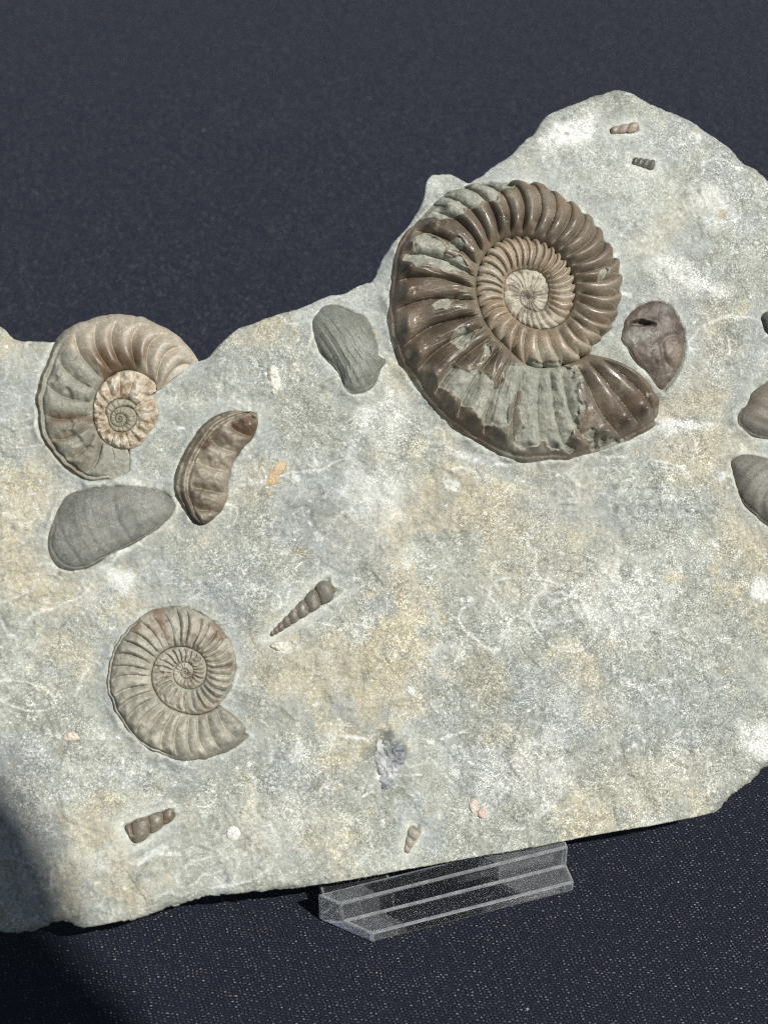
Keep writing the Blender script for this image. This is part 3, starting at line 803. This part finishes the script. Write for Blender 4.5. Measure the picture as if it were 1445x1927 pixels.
# --- ammonite on the upper left edge
def left_h(T, S, x, y, W):
    b0 = lambda t: ip(t, 37, -7, 280, -9, 300, -4, 400, 0, 440, 5, 640, 4, 700, -2, 757, -2, 765, 4, 900, 6, 2300, 8)
    A = ip(T, 37, 3, 43, 16, 60, 27, 90, 31, 200, 29, 240, 17, 285, 2, 396, 8, 425, 13, 740, 11, 770, 7, 1100, 4, 1700, 2.5, 2300, 2)
    h = seam(b0, T, S) + A * dome(S, 2.8, .55)
    o = T < 390
    rw = crest(PH_LEFT(T + 10 * (S - .5) ** 2 * 4 + 2.0 * noise(T, T * 0, 17, 421)))
    h += ip(T, 37, 12, 110, 13, 150, 18, 300, 18) * rw * sstep(.12, .3, S) * (1 - sstep(.85, 1, S)) * o * (1 - sstep(225, 275, T))
    h -= 6 * np.exp(-((S - .15) / .03) ** 2) * sstep(120, 145, T) * (1 - sstep(235, 270, T)) * o
    h += 3.5 * np.exp(-((S - .09) / .03) ** 2) * sstep(120, 145, T) * (1 - sstep(235, 270, T)) * o
    h -= 6 * sstep(.0, .4, fbm(x, y, 40, 3, 402)) * sstep(118, 130, T) * (1 - sstep(215, 260, T)) * o
    bump = np.abs(np.cos(math.pi * 18 * T / 360)) ** .8 - .5
    k = sstep(735, 790, T)
    h += (9 * bump * sstep(.02, .2, S) * (1 - sstep(.7, 1, S)) + 2.5 * fbm(x, y, 10, 3, 423)) * ~o * (1 - k)
    h += 1.6 * fbm(x, y, 8, 2, 424) * k + 4 * crest(PH_LOW(T)) * k * np.clip(W / 20, 0, 1) * sstep(.02, .2, S)
    return h


def left_col(part):
    def f(T, S, x, y, h):
        n1 = fbm(x, y, 50, 4, 411); n2 = fbm(x, y, 12, 3, 413)
        if part == 0:
            col = np.broadcast_to(lin(178, 167, 147), x.shape + (3,)).copy()
            br = sstep(62, 72, T + n1 * 8) * (1 - sstep(112, 122, T + n1 * 8)) * sstep(.25, .7, S + n1 * .1)
            br = np.maximum(br, np.exp(-((T - 182) / 9) ** 2) * .8 * sstep(.15, .3, S)); br = np.maximum(br, np.exp(-((T - 200) / 6) ** 2) * .5)
            br = np.maximum(br, np.exp(-((T - 228) / 10) ** 2) * .4)
            gr = sstep(116, 124, T + n1 * 12)
            col = mixc(col, lin(154, 152, 136), gr)
            col = mixc(col, lin(116, 97, 76), br)
            col = mixc(col, lin(188, 182, 164), sstep(.2, .8, n1) * .4 * (1 - gr))
            col = mixc(col, lin(110, 98, 84), (1 - sstep(.06, .12, S)) * gr * .6)
            col = col * (1 + .12 * n2)[..., None]
            rough = .5 + .25 * gr - .08 * br; dh = n2 * (.4 + 1.4 * gr * (1 - br))
        elif part == 1:
            col = np.broadcast_to(lin(186, 172, 148), x.shape + (3,)).copy()
            col = mixc(col, lin(214, 204, 184), sstep(0, .6, n2) * .8); col = mixc(col, lin(136, 110, 86), sstep(.1, .8, -n2) * .6)
            rough = .55 + 0 * x; dh = n2 * 2.6 + noise(x, y, 5, 415) * 1.2
        else:
            col = np.broadcast_to(lin(150, 146, 124), x.shape + (3,)).copy(); col = mixc(col, lin(120, 108, 84), sstep(0, .8, n2) * .6)
            rough = .5 + 0 * x; dh = n2 * .5
        return col, rough, dh
    return f


add_ammonite('tan and brown ammonite rising over the upper left edge of the slab', LEFTC, rLEFT, -1,
             [('outer_whorl', 37, 285, left_h, left_col(0)), ('inner_whorl', 397, 757, left_h, left_col(1), lambda t: rLEFT(t) + np.interp(t, [640, 680, 720, 757], [0, 8, 26, 38])), ('innermost_coil', 757, 2290, left_h, left_col(2))])


# --- low grey ammonite
def low_h(T, S, x, y, W):
    b0 = lambda t: ip(t, 44, -6, 340, -5, 385, -1, 430, 6, 760, 5, 1100, 5, 2000, 6)
    A = ip(T, 44.4, 3, 47, 16, 60, 22, 180, 24, 330, 16, 404, 14, 500, 11, 760, 8, 900, 4, 1200, 3, 2000, 3)
    h = seam(b0, T, S) + A * dome(S, 3.1, .5)
    Tj = T + 5 * (S - .5) ** 2 * 4 + 1.8 * noise(T, T * 0, 14, 521) + noise(T, S * 6, 9, 522)
    r = crest(PH_LOW(Tj))
    amp = ip(T, 44, 8, 120, 10, 200, 11, 400, 10.5, 440, 8.5, 740, 7, 800, 5, 1100, 3.5, 1500, 1.5)
    amp = amp * (1 - .7 * np.exp(-((T - 238) / 16) ** 2)) * (1 + .45 * fbm(x, y, 36, 2, 523))
    h += amp * r * sstep(.09, .22, S) * (1 - sstep(.85, 1, S))
    h -= 5 * np.exp(-((S - .075) / .022) ** 2) * sstep(90, 110, T) * (1 - sstep(215, 240, T))
    h += fbm(x, y, 22, 3, 519) * 2.6 + fbm(x, y, 8, 2, 520) * 1.8 * sstep(400, 440, T)
    return h


def low_col(part):
    def f(T, S, x, y, h):
        n1 = fbm(x, y, 44, 4, 511); n2 = fbm(x, y, 10, 3, 513)
        col = np.broadcast_to(lin(164, 160, 143), x.shape + (3,)).copy()
        col = mixc(col, lin(196, 191, 173), sstep(-.1, .7, n1) * .5)
        if part == 0:
            col = mixc(col, lin(130, 127, 114), (1 - sstep(.1, .35, S)) * .5)
            col = mixc(col, lin(130, 110, 92), np.maximum(np.exp(-((T - 246) / 7) ** 2), np.exp(-((T - 316) / 22) ** 2) * .6) * sstep(-.3, .5, n1 + n2 * .5) * .8)
            col = mixc(col, lin(60, 64, 66), sstep(.62, .75, noise(x, y, 16, 517)) * (T > 180) * (T < 300) * .6 * (S < .4))
            col = mixc(col, lin(122, 120, 108), (1 - sstep(55, 75, T)) * .6)
            rough = .6 + .08 * n2
            col = mixc(col, lin(128, 104, 84), sstep(.15, .6, fbm(x, y, 34, 4, 533)) * .55 * sstep(190, 230, T))
            col = mixc(col, lin(198, 192, 172), sstep(.2, .6, fbm(x, y, 30, 4, 535)) * .5)
            ch = sstep(.5, .6, fbm(x, y, 40, 4, 531)) * sstep(200, 215, T)
            col = mixc(col, lin(168, 162, 144), ch * .7)
        elif part == 1:
            col = mixc(col, lin(136, 116, 98), sstep(.1, .7, n2) * .5 + (1 - sstep(0, .1, S)) * .5); rough = .6 + 0 * x
        else:
            col = mixc(col, lin(128, 106, 90), sstep(-.1, .7, n2) * .6); rough = .55 + 0 * x
        return col * (1 + .1 * n2)[..., None], rough, n2 * .8
    return f


add_ammonite('complete grey ribbed ammonite low on the left of the slab', LOWC, rLOW, 1,
             [('outer_whorl', 44.4, 404.4, low_h, low_col(0)), ('inner_whorl', 404.4, 764.4, low_h, low_col(1)), ('innermost_coil', 764.4, 1990, low_h, low_col(2))], 4)


# --- broken ammonite segment
def segment():
    n, mS = 150, 46
    t = np.linspace(0, 1, n)

    def rs(P):
        L = np.concatenate([[0], np.cumsum(np.hypot(*np.diff(P, axis=0).T))]); L /= L[-1]
        return np.stack([np.interp(t, L, P[:, 0]), np.interp(t, L, P[:, 1])], -1)
    A, B = rs(SEG_OUT), rs(SEG_IN)
    s = np.linspace(0, 1, mS)
    x = A[:, :1] * (1 - s) + B[:, :1] * s; y = A[:, 1:] * (1 - s) + B[:, 1:] * s
    T, S = np.meshgrid(t, s, indexing='ij')
    end = sstep(0, .06, T) * (1 - sstep(.95, 1.0, T))
    h = -10 + 34 * dome(S, 2.6, .5) * (.25 + .75 * end)
    ph = (T * 6.2 + .9 * (S - .5) ** 2 + .1)
    h += 14 * crest(ph + .15 * noise(T, S * .5, .2, 705)) * sstep(.3, .42, S) * (1 - sstep(.85, 1, S))
    h -= 6 * np.exp(-((S - .27) / .035) ** 2); h += 4 * np.exp(-((S - .2) / .04) ** 2); h -= 4 * np.exp(-((S - .12) / .03) ** 2)
    n1 = fbm(x, y, 40, 4, 711); n2 = fbm(x, y, 10, 3, 713)
    h += n2 * 2.6 + 2 * fbm(x, y, 26, 3, 717)
    col = np.broadcast_to(lin(150, 140, 121), x.shape + (3,)).copy()
    col = mixc(col, lin(104, 84, 64), np.maximum(sstep(.04, .12, T) * (1 - sstep(.2, .28, T + n1 * .05)) * sstep(.35, .5, S), np.exp(-((T - .83) / .05) ** 2) * .5))
    col = mixc(col, lin(100, 88, 72), sstep(0, .6, n1) * .6); col = mixc(col, lin(168, 160, 142), sstep(.2, .8, -n1) * .5)
    col = mixc(col, lin(92, 74, 58), sstep(.2, .6, fbm(x, y, 30, 3, 719)) * .6)
    col = mixc(col, lin(80, 72, 62), (1 - sstep(.05, .15, S)) * .6)
    rough = .5 + .1 * n2
    x = np.concatenate([x[:, :1] + 2, x], 1); y = np.concatenate([y[:, :1], y], 1); h = np.concatenate([h[:, :1] - 30, h], 1)
    col = np.concatenate([col[:, :1], col], 1); rough = np.concatenate([rough[:, :1], rough], 1)
    o = relief('ammonite_fragment', x, y, h, col, rough, M_SHELL, slab)
    o['label'] = 'curved broken piece of keeled ammonite beside the grey bivalve'


segment()


# --- bivalves and other domed shells
def dome_shell(name, poly, height, colf, stri, label, centre=None, mat=None, sink=8, ex=(2.2, .62), lop=(0, 0), base=0):
    n = len(poly); c = np.array(centre) if centre is not None else poly.mean(0)
    R = max(24, int(np.hypot(*(poly - c).T).max() / 2.2))
    t = np.linspace(0, 1, R)[:, None]
    # resample the rim
    P = np.vstack([poly, poly[:1]]); L = np.concatenate([[0], np.cumsum(np.hypot(*np.diff(P, axis=0).T))])
    m = int(L[-1] / 2.4); q = np.linspace(0, L[-1], m, endpoint=False)
    rim = np.stack([np.interp(q, L, P[:, 0]), np.interp(q, L, P[:, 1])], -1)
    x = c[0] + (rim[None, :, 0] - c[0]) * t; y = c[1] + (rim[None, :, 1] - c[1]) * t
    h = -sink + (height + sink) * (1 - t ** ex[0]).clip(0) ** ex[1] + 0 * x
    h += base + lop[0] * (x - c[0]) + lop[1] * (y - c[1])
    h += stri(x, y, t + 0 * x)
    h -= 2.2 * np.exp(-((t - .9 + .03 * noise(x, y, 30, 77)) / .018) ** 2) * (y > c[1])
    col, rough = colf(x, y, t + 0 * x)
    x = np.concatenate([x, c[0] + (x[-1:] - c[0]) * .985]); y = np.concatenate([y, c[1] + (y[-1:] - c[1]) * .985]); h = np.concatenate([h, h[-1:] - 25])
    col = np.concatenate([col, col[-1:]]); rough = np.concatenate([rough, rough[-1:]])
    o = relief(name, x, y, h, col, rough, mat or M_BIVALVE, slab, wrap=True)
    o['label'] = label
    return o


def grey_col(c1, c2, seed, tint=None):
    def f(x, y, t):
        n1 = fbm(x, y, 50, 4, seed); n2 = fbm(x, y, 12, 3, seed + 3)
        col = mixc(np.broadcast_to(c1, x.shape + (3,)), c2, sstep(-.6, .8, n1)) * (1 + .08 * n2)[..., None]
        if tint is not None: col = mixc(col, tint, sstep(.93, 1, t) * .6)
        return col, .62 + .06 * n2
    return f


def stri(ang, per, amp, seed, bend=.0):
    ca, sa = math.cos(RAD(ang)), math.sin(RAD(ang))

    def f(x, y, t):
        d = (x * -sa + y * ca) + fbm(x, y, 90, 3, seed) * 9
        return (np.sin(d / per * 2 * math.pi) * .5 + noise(d * 1.0, d * 0, per * .8, seed + 1)) * amp * (1 - t ** 6) + fbm(x, y, 16, 3, seed + 2) * .5
    return f


def both(*fs):
    return lambda x, y, t: sum(f(x, y, t) for f in fs)


def conc(c, per, amp, seed):
    def f(x, y, t):
        d = np.hypot(x - c[0], y - c[1]) + fbm(x, y, 70, 2, seed) * 5
        return noise(d, d * 0, per, seed + 1) * amp + fbm(x, y, 16, 3, seed + 2) * .5
    return f


dome_shell('bivalve', B1, 24, grey_col(lin(116, 117, 108), lin(136, 136, 126), 801, lin(126, 112, 90)), both(stri(-22, 24, .9, 805), conc((330, 935), 7, 1.0, 807)), 'large smooth grey bivalve below the upper left ammonite', lop=(0, .02), ex=(2.6, .6))
dome_shell('bivalve', B2, 28, grey_col(lin(122, 124, 112), lin(142, 144, 134), 811), both(stri(58, 15, 1.8, 815), stri(58, 6, .8, 818)), 'grey striped bivalve close to the left of the largest ammonite', ex=(2.4, .6))
dome_shell('bivalve', B3, 24, grey_col(lin(120, 117, 106), lin(142, 139, 126), 821, lin(104, 94, 78)), conc((1470, 950), 9, 2.0, 825), 'grey brown bivalve with growth lines, lower one on the right edge', ex=(2.6, .55))
dome_shell('ammonite_fragment', B4, 19, grey_col(lin(112, 109, 99), lin(124, 114, 98), 831), stri(20, 22, 1.8, 835), 'dark lumpy shell fragment, upper one of two on the right edge', mat=M_SHELL)
dome_shell('shell_fragment', B5, 12, grey_col(lin(70, 68, 64), lin(96, 90, 82), 841), stri(70, 14, .8, 845), 'small dark shell cut by the right edge of the photo')


def sml_rel(x, y, t):
    zx, zy = (x - 1140) * Z6, (y - 540) * Z6
    h = -20 * (1 - sstep(.45, 1.1, np.sqrt(((zx - 250 - .3 * (zy - 290)) / 105) ** 2 + ((zy - 290 - .0012 * (zx - 250) ** 2 + 8) / 26) ** 2) + .25 * noise(x, y, 8, 611)))
    rr = np.hypot(zx - 520, (zy - 490) * .85)
    h -= 2.2 * np.exp(-((rr - 108 - 25 * noise(x, y, 20, 615)) / 18) ** 2)
    h -= 4 * sstep(520, 700, zy) + 3 * np.exp(-((zx - 400 - .25 * (zy - 400)) / 20) ** 2) * sstep(380, 480, zy)
    return h + 2.2 * fbm(x, y, 24, 3, 612) + .7 * fbm(x, y, 9, 3, 613)


def sml_colf(x, y, t):
    zx, zy = (x - 1140) * Z6, (y - 540) * Z6
    n1 = fbm(x, y, 34, 4, 621); n2 = fbm(x, y, 9, 3, 623)
    col = mixc(np.broadcast_to(lin(104, 94, 82), x.shape + (3,)), lin(74, 60, 50), sstep(-.2, .6, n1) * .7)
    col = mixc(col, lin(80, 60, 50), (1 - sstep(170, 260, zy + n1 * 40)) * .6 + np.exp(-(((zx - 220) / 60) ** 2 + ((zy - 540) / 70) ** 2)) * .7)
    col = mixc(col, lin(150, 148, 134), np.exp(-(((zx - 210) / 90) ** 2 + ((zy - 395) / 55) ** 2)) * .9)
    col = mixc(col, lin(124, 122, 114), np.exp(-(((zx - 450) / 60) ** 2 + ((zy - 170) / 36) ** 2)))
    col = mixc(col, lin(140, 124, 106), np.exp(-(((zx - 520) / 80) ** 2 + ((zy - 510) / 110) ** 2)) * .7)
    return col * (1 + .16 * n2)[..., None], .55 + .1 * n2


dome_shell('ammonite', PO_SML, 14, sml_colf, sml_rel, 'small smooth dark ammonite with a hollow, right of the largest ammonite', mat=M_SHELL, ex=(2.6, .55))


# --- screw shells
def gastropod(nm, tip, base, w0, w1, nw, label, seed, cA, cB, Hs=.66, sunk=8):
    tip = np.array(tip, float); base = np.array(base, float)
    d = base - tip; Ln = np.hypot(*d); d /= Ln; nr = np.array([-d[1], d[0]])
    n, m = max(40, int(Ln / 1.3)), 34
    t = np.linspace(0, 1, n); a = np.linspace(-1, 1, m)
    T, A = np.meshgrid(t, a, indexing='ij')
    W = w0 + (w1 - w0) * T
    # geometric whorl spacing
    g = (w1 / w0) ** (1 / nw) if w1 > w0 * 1.05 else 1.02
    ph = np.log(W / w0) / math.log(g) + .16 * A
    fr = ph - np.floor(ph)
    bul = np.sin(math.pi * fr).clip(0) ** .6
    end = (1 - ((T - .93) / .07).clip(0, 1) ** 2 * .8) * (1 - (1 - (T / .05).clip(0, 1)) ** 2 * .8)
    Wb = W * (.68 + .32 * bul) * np.sqrt(1 - .75 * ((T - .86) / .14).clip(0, 1) ** 2) * np.sqrt(1 - .6 * (1 - (T / .06).clip(0, 1)) ** 2)
    x = tip[0] + d[0] * Ln * T + nr[0] * Wb * A; y = tip[1] + d[1] * Ln * T + nr[1] * Wb * A
    h = -sunk + W * Hs * np.sqrt((1 - A ** 2).clip(0)) * (.36 + .64 * bul) * end
    n2 = fbm(x, y, 7, 3, seed)
    h += n2 * .5
    col = np.broadcast_to(cA, x.shape + (3,)).copy()
    col = mixc(col, cB, (1 - sstep(.2, .6, bul)) * .9 + sstep(.2, .8, n2) * .4)
    col = mixc(col, cB, (1 - sstep(0, .5, T)) * .5)
    col = mixc(col, lin(164, 156, 138), sstep(.35, .8, fbm(x, y, 12, 3, seed + 2)) * .5)
    rough = .45 + .12 * n2
    o = relief(nm, x, y, h, col, rough, M_SHELL, slab); o['label'] = label


GC = [(lin(122, 118, 106), lin(98, 80, 64)), (lin(126, 118, 102), lin(100, 82, 64)), (lin(172, 154, 134), lin(96, 92, 82)), (lin(104, 104, 94), lin(70, 68, 60)), (lin(168, 160, 144), lin(134, 126, 110))]
for i, (nm, a_, b_, c_, d_, w_, lab) in enumerate(GAST):
    gastropod(nm, a_, b_, c_, d_, w_, lab, 900 + i * 5, *GC[i])


# --- small bits of shell in the stone
def bit(name, pts, height, c1, c2, label, seed, rough_n=1.0):
    P = smooth_poly(pts, 4)
    bu, bv = to_slab(*P.mean(0)); i0 = int((bu - us[0]) / STEP); j0 = int((bv - vs_[0]) / STEP)
    base = float(np.percentile(HR[i0 - 3:i0 + 4, j0 - 3:j0 + 4], 70) - macro(*P.mean(0)))
    dome_shell(name, P, height + 1.0, grey_col(c1, c2, seed), lambda x, y, t: noise(x, y, 5, seed + 9) * rough_n, label, mat=M_SHELL, sink=4, ex=(4, .5), base=base)


bit('shell_fragment', zp([(400, 890), (410, 840), (440, 780), (480, 725), (520, 715), (550, 735), (530, 790), (500, 815), (500, 850), (460, 880), (410, 895)], 380, 660, 3.44), 1.5, lin(200, 178, 142), lin(190, 166, 130), 'flat tan shell flake below the curved ammonite piece', 951, .5)
bit('shell_fragment', zp([(415, 935), (430, 918), (450, 922), (445, 945), (425, 948)], 380, 660, 3.44), 1.2, lin(200, 180, 146), lin(190, 166, 130), 'tiny tan chip just below the tan shell flake', 955, .5)
bit('shell_fragment', zp([(1075, 760), (1105, 690), (1165, 710), (1160, 790), (1110, 830)], 660, 1360, 4.817), 3, lin(226, 214, 198), lin(206, 190, 174), 'white half of a split shell low in the middle of the slab', 961)
bit('shell_fragment', zp([(1165, 790), (1210, 760), (1260, 810), (1210, 885), (1150, 840)], 660, 1360, 4.817), 3, lin(222, 204, 188), lin(204, 180, 164), 'pinkish half of a split shell low in the middle of the slab', 965)
bit('crinoid_disc', [(440 + 15 * math.cos(k), 1569 + 16 * math.sin(k)) for k in np.linspace(0, 6.28, 9)[:-1]], 2.5, lin(224, 222, 210), lin(206, 206, 196), 'round white disc near the bottom of the slab', 971, .6)
bit('shell_fragment', [(118, 1386), (126, 1378), (142, 1378), (152, 1388), (148, 1394), (132, 1396), (120, 1394)], 3, lin(232, 226, 212), lin(214, 200, 180), 'small white knobbly shell left of the grey ammonite', 975, 2)
bit('shell_fragment', [(508, 1216), (520, 1207), (536, 1208), (546, 1218), (542, 1228), (524, 1226)], 3.5, lin(226, 220, 200), lin(208, 200, 178), 'cream knobbly shell cluster under the slender screw shell tip', 981, 2.4)
bit('shell_fragment', [(502, 705), (508, 690), (518, 690), (524, 706), (528, 722), (522, 742), (512, 744), (506, 728)], 2.5, lin(208, 206, 192), lin(226, 222, 206), 'pale rough shell patch left of the striped bivalve', 985, 2.4)
bit('shell_fragment', [(704, 1424), (706, 1398), (722, 1384), (748, 1386), (764, 1402), (764, 1430), (752, 1462), (728, 1488), (712, 1470)], 1.5, lin(120, 124, 126), lin(216, 216, 210), 'rough dark and white shell patch above the pale screw shell', 991, 3.0)
bit('shell_fragment', [(1064, 248), (1070, 241), (1079, 242), (1081, 250), (1075, 255), (1067, 254)], -2, lin(198, 192, 178), lin(176, 170, 156), 'grey nodule in the white bruise at the slab top', 995, 1.5)

# ---------------------------------------------------------------- clear stand
stand = bpy.data.objects.new('display_stand', None); sc.collection.objects.link(stand)
FL = on_table(700, 1775); FR = on_table(1078, 1678)
ex_ = (FR - FL); LEN = np.linalg.norm(ex_); ex_ /= LEN; ey_ = np.array([-ex_[1], ex_[0], 0])
stand.matrix_world = Matrix(((ex_[0], ey_[0], 0, FL[0]), (ex_[1], ey_[1], 0, FL[1]), (0, 0, 1, .0003), (0, 0, 0, 1)))
stand['label'] = 'clear acrylic easel stand holding up the fossil slab'; stand['category'] = 'display stand'


def prism(name, prof, ends, bevel=.0006, mat=None):
    """profile (y,z) swept along x; ends(y) gives (x0,x1)"""
    bm = bmesh.new(); rows = []
    for side in (0, 1):
        rows.append([bm.verts.new((ends(y)[side], y, z)) for y, z in prof])
    n = len(prof)
    for i in range(n):
        j = (i + 1) % n
        bm.faces.new((rows[0][i], rows[0][j], rows[1][j], rows[1][i]))
    bm.faces.new(rows[0][::-1]); bm.faces.new(rows[1])
    bmesh.ops.recalc_face_normals(bm, faces=bm.faces)
    rb = bmesh.ops.bevel(bm, geom=bm.edges[:], offset=bevel, segments=2, profile=.6, affect='EDGES')
    for f in rb['faces']: f.material_index = 1
    me = bpy.data.meshes.new(name); bm.to_mesh(me); bm.free()
    o = add_obj(name, me, mat or M_ACRYL, stand); me.materials.append(M_EDGE)
    return o


mm = .001
LIP = [(0, 0), (0, 3.4 * mm), (4.6 * mm, 3.4 * mm), (5.0 * mm, 9.4 * mm), (8.6 * mm, 9.4 * mm), (8.6 * mm, 0)]
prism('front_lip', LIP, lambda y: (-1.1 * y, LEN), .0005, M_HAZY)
for x0 in (-8 * mm, LEN - 15 * mm):
    prism('rail', [(8.8 * mm, 0), (8.8 * mm, 6 * mm), (70 * mm, 6 * mm), (70 * mm, 0)], lambda y, x0=x0: (x0, x0 + 15 * mm))
    prism('back_support', [(50 * mm, 6.2 * mm), (66 * mm, 6.2 * mm), (66 * mm, 16 * mm), (100 * mm, 52 * mm), (94 * mm, 56 * mm), (50 * mm, 12 * mm)], lambda y, x0=x0: (x0, x0 + 8 * mm))

# ---------------------------------------------------------------- unseen block added to cast the lower left shadow, outline fitted to its edge
Lh = SUN * [1, 1, 0]; Lh = Lh / np.linalg.norm(Lh); ee = np.array([-Lh[1], Lh[0], 0])
SQ = np.array([.2, -.14, 0])
edge = []
for X in (on_table(250, 2100), on_table(200, 1927), on_table(160, 1810), slab_world(128, 1735), slab_world(80, 1630), slab_world(32, 1510), slab_world(-5, 1430), slab_world(-70, 1370)):
    Y = X + SUN * (((SQ - X) @ Lh) / (SUN @ Lh)); edge.append((float((Y - SQ) @ ee), float(Y[2])))
e0, ez = edge[0], edge[-1]
st = [(e0[0] - .27, 0), (e0[0] + .004, 0), (e0[0] - .002, e0[1] * .5)] + edge + [(ez[0] - .04, ez[1] + .03), (ez[0] - .1, ez[1] + .05), (ez[0] - .18, ez[1] + .03), (ez[0] - .25, ez[1] - .05), (ez[0] - .29, ez[1] * .7), (ez[0] - .29, ez[1] * .35)]
bm = bmesh.new()
fr = []
for off in (.02, -.02):
    fr.append([bm.verts.new(tuple(np.array([.2, -.14, 0]) + ee * a + Lh * off + np.array([0, 0, z]))) for a, z in st])
n = len(st)
for i in range(n): bm.faces.new((fr[0][i], fr[0][(i + 1) % n], fr[1][(i + 1) % n], fr[1][i]))
bm.faces.new(fr[0][::-1]); bm.faces.new(fr[1])
bmesh.ops.recalc_face_normals(bm, faces=bm.faces)
bmesh.ops.bevel(bm, geom=bm.edges[:], offset=.004, segments=2, affect='EDGES')
me = bpy.data.meshes.new('shadow_caster'); bm.to_mesh(me); bm.free()
ss = add_obj('shadow_caster', me, M_DARK, None)
ss['label'] = 'tall dark block added outside the picture to shade the lower left corner'; ss['category'] = 'stone'
